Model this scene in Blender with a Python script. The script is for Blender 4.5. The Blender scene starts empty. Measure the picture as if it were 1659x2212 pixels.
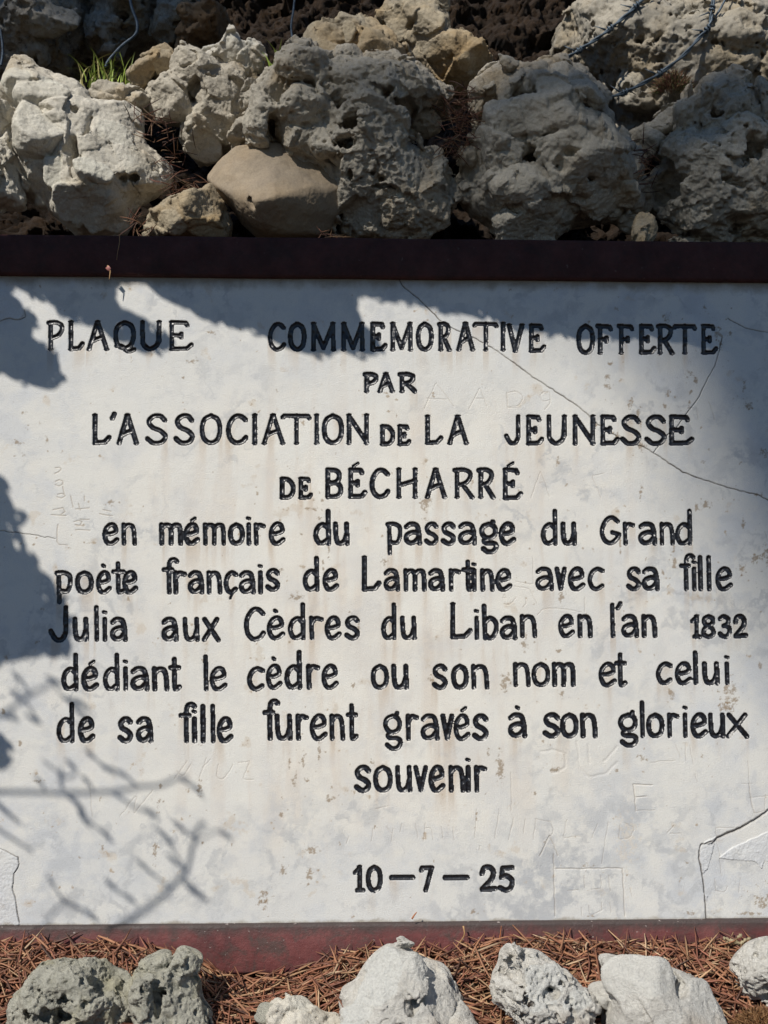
import bpy, math, random
import numpy as np
from mathutils import Vector

S = bpy.context.scene
COL = S.collection
R = math.radians
random.seed(7)
RNG = np.random.default_rng(11)

# ------------------------------------------------------------------ camera
YAW, PITCH, DIST, FV = R(1.8), R(4.64), 1.30, 2340.0      # FV: focal length for a 1659 x 2212 view
D = np.array([math.sin(YAW) * math.cos(PITCH), math.cos(YAW) * math.cos(PITCH), math.sin(PITCH)])
RT = np.array([math.cos(YAW), -math.sin(YAW), 0.0])
UP = np.cross(RT, D)
CAM = np.array([0, 0, 0.55]) - DIST * D
cd = bpy.data.cameras.new("camera")
cam = bpy.data.objects.new("camera", cd)
COL.objects.link(cam)
cam.location = CAM
cam.rotation_euler = Vector(D).to_track_quat('-Z', 'Y').to_euler()
cd.sensor_fit = 'VERTICAL'
cd.sensor_height = 24
cd.lens = 24 * FV / 2212
cd.clip_end = 500
cd.clip_start = 0.02
S.camera = cam

# ------------------------------------------------------------------ light
SUN_AZ, SUN_EL = R(34), R(42)                             # azimuth: left of the plaque's normal
SD = np.array([-math.sin(SUN_AZ) * math.cos(SUN_EL), -math.cos(SUN_AZ) * math.cos(SUN_EL), math.sin(SUN_EL)])
w = bpy.data.worlds.new("World")
S.world = w
w.use_nodes = True
nt = w.node_tree
nt.nodes.clear()
sky = nt.nodes.new("ShaderNodeTexSky")
sky.sky_type = 'NISHITA'
sky.sun_disc = False
sky.dust_density = 0.0
sky.ozone_density = 5.0
sky.sun_elevation = SUN_EL
sky.sun_rotation = math.atan2(SD[0], SD[1])
bg = nt.nodes.new("ShaderNodeBackground")
bg.inputs[1].default_value = 0.065
wo = nt.nodes.new("ShaderNodeOutputWorld")
nt.links.new(sky.outputs[0], bg.inputs[0])
nt.links.new(bg.outputs[0], wo.inputs[0])
sl = bpy.data.lights.new("sun", 'SUN')
sl.energy = 4.4
sl.angle = R(0.53)
sl.color = (1.0, 0.95, 0.87)
so = bpy.data.objects.new("sun", sl)
COL.objects.link(so)
so.rotation_euler = Vector(-SD).to_track_quat('-Z', 'Y').to_euler()
so.location = (-3, -5, 6)
S.view_settings.view_transform = 'Standard'
S.view_settings.look = 'None'
S.view_settings.exposure = -0.03
S.view_settings.gamma = 1


def unp(vx, vy, Y=0.0):
    """a point of the 1659 x 2212 view, on the plane y = Y"""
    vx = np.asarray(vx, float); vy = np.asarray(vy, float)
    ray = D + RT * ((vx - 829.5) / FV)[..., None] - UP * ((vy - 1106) / FV)[..., None]
    t = (Y - CAM[1]) / ray[..., 1]
    return CAM + ray * t[..., None]


def prj(P):
    q = P - CAM
    dd = q @ D
    return 829.5 + FV * (q @ RT) / dd, 1106 - FV * (q @ UP) / dd


# ------------------------------------------------------------------ noise
U = np.uint32


def _mix(h):
    h ^= h >> U(13); h *= U(1274126177); h ^= h >> U(16); h *= U(2246822519); h ^= h >> U(15)
    return h


def _axes(i, seed, lo, hi):
    """hash terms of the neighbouring lattice lines on each axis"""
    i = i.astype(np.int32).astype(U)
    K = (U(374761393), U(668265263), U(2654435761))
    with np.errstate(over='ignore'):
        s0 = U((seed * 974711 + 12345) & 0xFFFFFFFF)
        return [[(i[:, a] + U(d & 0xFFFFFFFF)) * K[a] + (s0 if a == 0 else U(0)) for d in range(lo, hi + 1)] for a in range(3)]


def perlin(P, seed=0):
    P = np.asarray(P, np.float32)
    i = np.floor(P)
    f = P - i
    ax = _axes(i, seed, 0, 1)
    u = f * f * f * (f * (f * 6 - 15) + 10)
    u1 = 1 - u
    k = np.float32(1 / 127.5)
    out = 0
    for dx in (0, 1):
        for dy in (0, 1):
            for dz in (0, 1):
                h = _mix(ax[0][dx] + ax[1][dy] + ax[2][dz])
                g = (((h & U(255)) * k - 1) * (f[:, 0] - dx) + (((h >> U(8)) & U(255)) * k - 1) * (f[:, 1] - dy)
                     + (((h >> U(16)) & U(255)) * k - 1) * (f[:, 2] - dz))
                wt = (u if dx else u1)[:, 0] * (u if dy else u1)[:, 1] * (u if dz else u1)[:, 2]
                out = out + g.astype(np.float32) * wt
    return out


def fbm(P, freq, octs, seed=0, gain=0.5, ridged=False):
    a, o, f = 1.0, 0.0, freq
    for k in range(octs):
        n = perlin(P * f + 17.3 * k, seed + k)
        o = o + a * ((0.5 - np.abs(n)) if ridged else n)
        a *= gain
        f *= 2.03
    return o


def _cells(P, freq, seed):
    p = np.asarray(P, np.float32) * np.float32(freq)
    i = np.floor(p)
    f = p - i
    ax = _axes(i, seed, -1, 1)
    k = np.float32(1 / 1023)
    for dx in (-1, 0, 1):
        for dy in (-1, 0, 1):
            for dz in (-1, 0, 1):
                h = _mix(ax[0][dx + 1] + ax[1][dy + 1] + ax[2][dz + 1])
                vx = f[:, 0] - dx - ((h & U(1023)) * k).astype(np.float32)
                vy = f[:, 1] - dy - (((h >> U(10)) & U(1023)) * k).astype(np.float32)
                vz = f[:, 2] - dz - (((h >> U(20)) & U(1023)) * k).astype(np.float32)
                yield h, vx, vy, vz, vx * vx + vy * vy + vz * vz


def worley(P, freq, seed=0):
    n = len(P)
    b1 = np.full(n, 9, np.float32); b2 = np.full(n, 9, np.float32); hh = np.zeros(n, U)
    for h, vx, vy, vz, d in _cells(P, freq, seed):
        m = d < b1
        b2 = np.where(m, b1, np.minimum(b2, d))
        hh = np.where(m, h, hh)
        b1 = np.where(m, d, b1)
    return np.sqrt(b1), np.sqrt(b2), ((hh >> U(5)) & U(255)) / 255.0


def facets(P, freq, seed=0):
    """broken planes: every cell gets a level and a tilt of its own; also how near the cell's border is"""
    n = len(P)
    b1 = np.full(n, 9, np.float32); b2 = np.full(n, 9, np.float32); hh = np.zeros(n, U)
    v = np.zeros((3, n), np.float32)
    for h, vx, vy, vz, d in _cells(P, freq, seed):
        m = d < b1
        b2 = np.where(m, b1, np.minimum(b2, d))
        hh = np.where(m, h, hh)
        for a, q in enumerate((vx, vy, vz)):
            v[a] = np.where(m, q, v[a])
        b1 = np.where(m, d, b1)
    til = sum(v[a] * (((hh >> U(sh)) & U(255)) / 127.5 - 1) for a, sh in enumerate((3, 13, 22)))
    return ((hh >> U(5)) & U(255)) / 255.0 - .5 + 1.3 * til, np.sqrt(b2) - np.sqrt(b1)


def sst(a, b, x):
    t = np.clip((x - a) / (b - a), 0, 1)
    return t * t * (3 - 2 * t)


# ------------------------------------------------------------------ objects
def tag(o, label=None, cat=None, group=None, kind=None):
    for k, v in (("label", label), ("category", cat), ("group", group), ("kind", kind)):
        if v:
            o[k] = v
    return o


def empty(name, loc):
    o = bpy.data.objects.new(name, None)
    COL.objects.link(o)
    o.location = loc
    o.empty_display_size = 0.05
    return o


def mesh_obj(name, V, F, mat, parent=None, smooth=True, origin=None, cols=None, attrs=None):
    """V (n,3) array, F list of index arrays, each (m,3) or (m,4)"""
    V = np.asarray(V, np.float64)
    if isinstance(F, np.ndarray):
        F = [F]
    F = [np.asarray(f, np.int32) for f in F if len(f)]
    if origin is None:
        origin = np.zeros(3)
    me = bpy.data.meshes.new(name)
    me.vertices.add(len(V))
    me.vertices.foreach_set("co", (V - origin).astype(np.float32).ravel())
    nl = sum(f.size for f in F)
    nf = sum(len(f) for f in F)
    me.loops.add(nl)
    me.loops.foreach_set("vertex_index", np.concatenate([f.ravel() for f in F]))
    me.polygons.add(nf)
    st, s0 = [], 0
    for f in F:
        st.append(s0 + np.arange(len(f)) * f.shape[1]); s0 += f.size
    me.polygons.foreach_set("loop_start", np.concatenate(st).astype(np.int32))
    me.update(calc_edges=True)
    if smooth:
        me.polygons.foreach_set("use_smooth", np.ones(nf, bool))
    if cols is not None:
        a = me.attributes.new("tint", 'FLOAT_COLOR', 'POINT')
        c = np.ones((len(V), 4), np.float32); c[:, :3] = cols
        a.data.foreach_set("color", c.ravel())
    for k, v in (attrs or {}).items():
        a = me.attributes.new(k, 'FLOAT', 'POINT')
        a.data.foreach_set("value", np.asarray(v, np.float32))
    me.materials.append(mat)
    o = bpy.data.objects.new(name, me)
    COL.objects.link(o)
    if parent is not None:
        o.parent = parent
        o.location = origin - np.array(parent.location) if np.any(origin) else -np.array(parent.matrix_basis.translation)
    else:
        o.location = origin
    return o


def tube(pts, rad, sides=6):
    """returns V, F of a tapered tube through pts; rad scalar or list"""
    P = np.asarray(pts, float)
    n = len(P)
    rad = np.broadcast_to(np.asarray(rad, float), (n,))
    T = np.gradient(P, axis=0)
    T /= np.linalg.norm(T, axis=1)[:, None] + 1e-12
    ref = np.array([0.31, 0.2, 0.93])
    A = np.cross(T, ref); A /= np.linalg.norm(A, axis=1)[:, None] + 1e-12
    B = np.cross(T, A)
    an = np.arange(sides) * 2 * math.pi / sides
    V = (P[:, None] + rad[:, None, None] * (np.cos(an)[None, :, None] * A[:, None] + np.sin(an)[None, :, None] * B[:, None])).reshape(-1, 3)
    i, j = np.meshgrid(np.arange(n - 1), np.arange(sides), indexing='ij')
    j2 = (j + 1) % sides
    F = np.stack([i * sides + j, i * sides + j2, (i + 1) * sides + j2, (i + 1) * sides + j], -1).reshape(-1, 4)
    V = np.vstack([V, P[0], P[-1]])
    k = np.arange(sides); k2 = (k + 1) % sides
    c0 = np.stack([np.full(sides, n * sides), k2, k], 1)
    c1 = np.stack([np.full(sides, n * sides + 1), (n - 1) * sides + k, (n - 1) * sides + k2], 1)
    return V, [F, np.vstack([c0, c1])]


def join(parts):
    Vs, Q, Tr, n = [], [], [], 0
    for V, F in parts:
        for f in (F if isinstance(F, list) else [F]):
            (Q if f.shape[1] == 4 else Tr).append(f + n)
        Vs.append(V); n += len(V)
    out = []
    if Q: out.append(np.vstack(Q))
    if Tr: out.append(np.vstack(Tr))
    return np.vstack(Vs), out


def spline(pts, n=40):
    """Catmull-Rom through pts"""
    P = np.asarray(pts, float)
    P = np.vstack([2 * P[0] - P[1], P, 2 * P[-1] - P[-2]])
    m = len(P) - 3
    out = []
    for t in np.linspace(0, m - 1e-6, n):
        k = int(t); u = t - k
        a, b, c, d = P[k:k + 4]
        out.append(0.5 * (2 * b + (c - a) * u + (2 * a - 5 * b + 4 * c - d) * u * u + (3 * b - a - 3 * c + d) * u ** 3))
    return np.array(out)


def box(x0, x1, y0, y1, z0, z1):
    V = np.array([[x, y, z] for x in (x0, x1) for y in (y0, y1) for z in (z0, z1)])
    F = np.array([[0, 1, 3, 2], [4, 6, 7, 5], [0, 4, 5, 1], [2, 3, 7, 6], [0, 2, 6, 4], [1, 5, 7, 3]])
    return V, [F]


# ------------------------------------------------------------------ materials
class N:
    def __init__(s, name):
        s.m = bpy.data.materials.new(name)
        s.m.use_nodes = True
        s.t = s.m.node_tree
        s.b = s.t.nodes["Principled BSDF"]

    def n(s, typ, **kw):
        x = s.t.nodes.new("ShaderNode" + typ)
        for k, v in kw.items():
            setattr(x, k, v)
        return x

    def l(s, a, b):
        s.t.links.new(a, b)

    def coord(s):
        return s.n("TexCoord").outputs["Object"]

    def noise(s, scale, detail=6, rough=0.6, vec=None, dist=0.0, stretch=None):
        v = vec or s.coord()
        if stretch:
            mp = s.n("Mapping"); mp.inputs["Scale"].default_value = stretch
            s.l(v, mp.inputs[0]); v = mp.outputs[0]
        x = s.n("TexNoise")
        x.inputs["Scale"].default_value = scale
        x.inputs["Detail"].default_value = detail
        x.inputs["Roughness"].default_value = rough
        x.inputs["Distortion"].default_value = dist
        s.l(v, x.inputs["Vector"])
        return x.outputs["Fac"]

    def ramp(s, fac, stops):
        r = s.n("ValToRGB")
        e = r.color_ramp.elements
        while len(e) < len(stops):
            e.new(0.5)
        for k, (p, c) in enumerate(stops):
            e[k].position = p
            e[k].color = (c, c, c, 1) if not isinstance(c, tuple) else (*c, 1)
        s.l(fac, r.inputs[0])
        return r.outputs[0]

    def mix(s, fac, a, b, mode='MIX'):
        x = s.n("Mix", data_type='RGBA', blend_type=mode)
        for i, v in ((0, fac), (6, a), (7, b)):
            if isinstance(v, (int, float)):
                x.inputs[i].default_value = v
            elif isinstance(v, tuple):
                x.inputs[i].default_value = (*v, 1)
            else:
                s.l(v, x.inputs[i])
        return x.outputs[2]

    def attr(s, name, out="Color"):
        return s.n("Attribute", attribute_name=name).outputs[out]

    def base(s, c):
        if isinstance(c, tuple): s.b.inputs["Base Color"].default_value = (*c, 1)
        else: s.l(c, s.b.inputs["Base Color"])
        return s

    def rough(s, r):
        if isinstance(r, (int, float)): s.b.inputs["Roughness"].default_value = r
        else: s.l(r, s.b.inputs["Roughness"])
        return s

    def bump(s, h, dist, strength=1.0, nrm=None):
        x = s.n("Bump")
        x.inputs["Distance"].default_value = dist
        x.inputs["Strength"].default_value = strength
        s.l(h, x.inputs["Height"])
        if nrm: s.l(nrm, x.inputs["Normal"])
        s.l(x.outputs[0], s.b.inputs["Normal"])
        return x.outputs[0]


def stone_mat(name, pale, grey, warm, dark, warm_amt=0.5, dark_amt=0.45, grain=1.0):
    k = N(name)
    big = k.noise(9, 5, 0.6)
    mid = k.noise(34, 8, 0.7, dist=0.6)
    c = k.mix(k.ramp(mid, [(0.38, 0.0), (0.62, 1.0)]), grey, pale)
    c = k.mix(k.ramp(big, [(0.62 - warm_amt * 0.3, 0.0), (0.72 - warm_amt * 0.15, 0.85)]), c, warm)
    # knobs of another, cleaner stone set in the rock
    k_cl = k.n("Math", operation='MULTIPLY'); k.l(k.attr("clast", "Fac"), k_cl.inputs[0]); k_cl.inputs[1].default_value = .75
    c = k.mix(k_cl.outputs[0], c, tuple(min(.8, v * 1.06) for v in pale))
    sp = k.noise(95, 7, 0.75, dist=0.4)
    c = k.mix(k.ramp(sp, [(0.62 - dark_amt * 0.15, 0.0), (0.78 - dark_amt * 0.15, 0.8)]), c, dark)
    fine = k.noise(420, 4, 0.7)
    c = k.mix(0.5, c, k.ramp(fine, [(0.3, 0.55), (0.7, 1.0)]), 'MULTIPLY')
    k.base(c).rough(0.92)
    k.b.inputs["Specular IOR Level"].default_value = 0.25
    b1 = k.bump(k.noise(150, 9, 0.75), 0.0022 * grain)
    k.bump(k.noise(520, 6, 0.75), 0.0011 * grain, nrm=b1)
    return k.m


M_GREY = stone_mat("grey_limestone", (0.64, 0.585, 0.48), (0.43, 0.39, 0.32), (0.52, 0.40, 0.25), (0.17, 0.15, 0.12), 0.35, 0.35)
M_PALE = stone_mat("pale_limestone", (0.78, 0.735, 0.635), (0.62, 0.575, 0.485), (0.50, 0.42, 0.30), (0.20, 0.17, 0.12), 0.4, 0.3)
M_SMOOTH = stone_mat("smooth_limestone", (0.43, 0.35, 0.255), (0.36, 0.295, 0.22), (0.39, 0.295, 0.19), (0.26, 0.21, 0.14), 0.6, 0.1, 0.4)
M_WARM = stone_mat("warm_limestone", (0.50, 0.43, 0.31), (0.38, 0.33, 0.25), (0.44, 0.31, 0.16), (0.14, 0.10, 0.06), 0.7, 0.4)
M_TAN = stone_mat("tan_limestone", (0.50, 0.455, 0.37), (0.37, 0.34, 0.285), (0.44, 0.35, 0.22), (0.13, 0.10, 0.07), 0.5, 0.45)
M_BACK = stone_mat("weathered_rock", (0.42, 0.40, 0.35), (0.27, 0.26, 0.24), (0.32, 0.23, 0.12), (0.06, 0.045, 0.03), 0.45, 0.6)
M_BROWN = stone_mat("brown_rock", (0.26, 0.19, 0.12), (0.17, 0.13, 0.09), (0.20, 0.12, 0.06), (0.05, 0.032, 0.02), 0.6, 0.6)
M_LICHEN = stone_mat("lichen_rock", (0.64, 0.62, 0.52), (0.46, 0.45, 0.38), (0.52, 0.48, 0.30), (0.16, 0.15, 0.10), 0.45, 0.5, 2.0)
M_WHITE = stone_mat("white_limestone", (0.80, 0.775, 0.71), (0.66, 0.635, 0.58), (0.62, 0.53, 0.42), (0.30, 0.25, 0.18), 0.3, 0.15, 1.5)


def m_soil():
    k = N("brown_soil")
    c = k.ramp(k.noise(26, 9, 0.75, dist=0.8), [(0.3, (0.010, 0.006, 0.003)), (0.55, (0.045, 0.025, 0.012)), (0.78, (0.12, 0.07, 0.035))])
    k.base(c).rough(0.95)
    k.bump(k.noise(120, 9, 0.8), 0.012)
    return k.m


def m_tint(name, rough, spec=0.4, fine=300):
    k = N(name)
    c = k.mix(0.6, k.attr("tint"), k.ramp(k.noise(fine, 4, 0.6), [(0.3, 0.6), (0.7, 1.0)]), 'MULTIPLY')
    k.base(c).rough(rough)
    k.b.inputs["Specular IOR Level"].default_value = spec
    return k


def m_marble():
    k = N("white_marble")
    c = k.mix(0.35, k.attr("tint"), k.ramp(k.noise(900, 3, 0.6), [(0.35, 0.72), (0.65, 1.0)]), 'MULTIPLY')
    k.base(c)
    k.rough(k.ramp(k.noise(60, 6, 0.7), [(0.3, 0.42), (0.7, 0.7)]))
    k.b.inputs["Specular IOR Level"].default_value = 0.35
    b = k.bump(k.noise(45, 6, 0.65), 0.0006)
    k.bump(k.noise(700, 4, 0.7), 0.0005, nrm=b)
    return k.m


def m_paint():
    k = N("black_lettering_paint")
    wear = k.noise(130, 6, 0.7)
    c = k.ramp(wear, [(0.45, (0.007, 0.007, 0.010)), (0.66, (0.014, 0.014, 0.018)), (0.8, (0.07, 0.07, 0.07))])
    k.base(c)
    k.rough(k.ramp(k.noise(160, 5, 0.7), [(0.3, 0.34), (0.7, 0.5)]))
    k.b.inputs["Specular IOR Level"].default_value = 0.5
    k.b.inputs["Coat Weight"].default_value = 0.5
    k.b.inputs["Coat Roughness"].default_value = 0.30
    b = k.bump(k.noise(300, 3, 0.6), 0.0004)
    k.l(b, k.b.inputs["Coat Normal"])
    return k.m


def m_rail(z_edge, darken=0.0):
    k = N("red_painted_metal" if not darken else "darker_red_painted_metal")
    v = k.coord()
    c = k.ramp(k.noise(22, 8, 0.7, v, 0.4), [(0.32, (0.09, 0.032, 0.032)), (0.5, (0.16, 0.048, 0.046)), (0.72, (0.215, 0.078, 0.072))])
    dirt = k.ramp(k.noise(42, 9, 0.78, v, 0.6), [(0.49, 0.0), (0.62, 0.8)])
    c = k.mix(dirt, c, (0.075, 0.055, 0.048))
    # a crust of grime along the rail's upper edge, with a ragged lower limit
    sx = k.n("SeparateXYZ"); k.l(v, sx.inputs[0])
    ad = k.n("Math", operation='MULTIPLY_ADD'); k.l(k.noise(60, 8, 0.7, v, 0.3), ad.inputs[0]); ad.inputs[1].default_value = 0.018; k.l(sx.outputs[2], ad.inputs[2])
    mr = k.n("MapRange"); k.l(ad.outputs[0], mr.inputs[0])
    mr.inputs[1].default_value = z_edge - 0.004; mr.inputs[2].default_value = z_edge + 0.008
    c = k.mix(mr.outputs[0], c, (0.062, 0.044, 0.040))
    chips = k.ramp(k.noise(150, 4, 0.6, v), [(0.665, 0.0), (0.70, 0.8)])
    c = k.mix(chips, c, (0.42, 0.36, 0.33))
    if darken:  # mixes a darker red-brown over the paint, used on the upper rail
        c = k.mix(darken, c, k.ramp(k.noise(30, 7, 0.7, v), [(0.3, (0.03, 0.016, 0.014)), (0.7, (0.085, 0.036, 0.031))]))
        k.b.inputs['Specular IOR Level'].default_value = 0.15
    k.base(c)
    k.rough(k.ramp(k.noise(70, 5, 0.6, v), [(0.3, 0.45), (0.7, 0.75)]))
    k.bump(k.noise(210, 7, 0.7, v), 0.0012)
    return k.m


def m_wire():
    k = N("galvanised_wire")
    k.base(k.ramp(k.noise(120, 5, 0.6), [(0.35, (0.05, 0.07, 0.09)), (0.7, (0.13, 0.17, 0.21))])).rough(0.5)
    k.b.inputs["Metallic"].default_value = 0.35
    return k.m


M_SOIL = m_soil()
M_NEEDLE = m_tint("dry_needles", 0.55, 0.4).m
M_GRASS = m_tint("green_grass", 0.5, 0.4, 120).m
M_LEAF = m_tint("leaf_green", 0.6, 0.3, 40).m
M_MARBLE = m_marble()
M_PAINT = m_paint()
M_WIRE = m_wire()
kk = N("bark"); kk.base(kk.ramp(kk.noise(30, 8, 0.7, stretch=(1, 1, 0.2)), [(0.3, (0.03, 0.02, 0.014)), (0.7, (0.14, 0.10, 0.07))])).rough(0.9); kk.bump(kk.noise(60, 8, 0.7), 0.01)
M_BARK = kk.m

# ------------------------------------------------------------------ plaque: levels
Z_TOP = unp(829.5, 604)[2]            # marble, upper edge (at the rail)
Z_BOT = unp(829.5, 1992)[2]
Z_RTOP = unp(829.5, 517)[2]           # top of the upper rail
Z_RBOT = unp(829.5, 2098)[2]          # bottom of the lower rail
XE = 0.72                             # the plaque runs on to either side of the picture

# ------------------------------------------------------------------ plaque: carved marble
CELL = 0.00065
gx = np.arange(-0.505, 0.525, CELL)
gz = np.arange(Z_BOT - 0.004, Z_TOP + 0.004, CELL)
NX, NZ = len(gx), len(gz)
GX, GZ = np.meshgrid(gx, gz)          # [row z, column x]
P3 = np.stack([GX.ravel(), np.zeros(NX * NZ), GZ.ravel()], 1)
VX, VY = [a.reshape(NZ, NX) for a in prj(P3)]
HGT = np.zeros((NZ, NX))              # + is towards the viewer
LID = np.zeros((NZ, NX), np.int16)    # which line of lettering a spot belongs to
CRK = np.zeros((NZ, NX))
SCR = np.zeros((NZ, NX))
pn = np.stack([GX.ravel(), GZ.ravel(), np.full(NX * NZ, 0.37)], 1)
WOB = (perlin(pn * 260, 5) * 0.6 + perlin(pn * 700, 6) * 0.4).reshape(NZ, NX)

CHI = perlin(pn * np.array([130, 330, 1]), 8).reshape(NZ, NX)
UND = (perlin(pn * np.array([130, 150, 1]), 10) + .35 * perlin(pn * np.array([260, 330, 1]), 12)).reshape(NZ, NX)      # chisel marks


def crop(x0, y0, cx, cy):
    """crop pixel (2.074 x photo pixels) -> view"""
    return x0 / 1.38879 + np.asarray(cx, float) / 2.8802, y0 / 1.38879 + np.asarray(cy, float) / 2.8802


def wxz(x0, y0, pts):
    p = np.asarray(pts, float)
    q = unp(*crop(x0, y0, p[:, 0], p[:, 1]))
    return q[:, [0, 2]]


def seg_window(a, b, pad):
    x0, x1 = min(a[0], b[0]) - pad, max(a[0], b[0]) + pad
    z0, z1 = min(a[1], b[1]) - pad, max(a[1], b[1]) + pad
    i0, i1 = int((x0 - gx[0]) / CELL), int((x1 - gx[0]) / CELL) + 2
    j0, j1 = int((z0 - gz[0]) / CELL), int((z1 - gz[0]) / CELL) + 2
    i0, j0 = max(i0, 0), max(j0, 0)
    i1, j1 = min(i1, NX), min(j1, NZ)
    if i0 >= i1 or j0 >= j1:
        return None
    X = GX[j0:j1, i0:i1]; Z = GZ[j0:j1, i0:i1]
    ab = b - a
    L2 = (ab ** 2).sum() + 1e-12
    t = np.clip(((X - a[0]) * ab[0] + (Z - a[1]) * ab[1]) / L2, 0, 1)
    d = np.hypot(X - a[0] - t * ab[0], Z - a[1] - t * ab[1])
    return (slice(j0, j1), slice(i0, i1)), d


def arc(cx, cy, rx, ry, a0, a1, n=14):
    a = np.radians(np.linspace(a0, a1, n))
    return [(cx + rx * math.cos(t), cy + ry * math.sin(t)) for t in a]


def cr(*p):
    return [tuple(q) for q in spline(p, 6 * len(p))]


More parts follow.
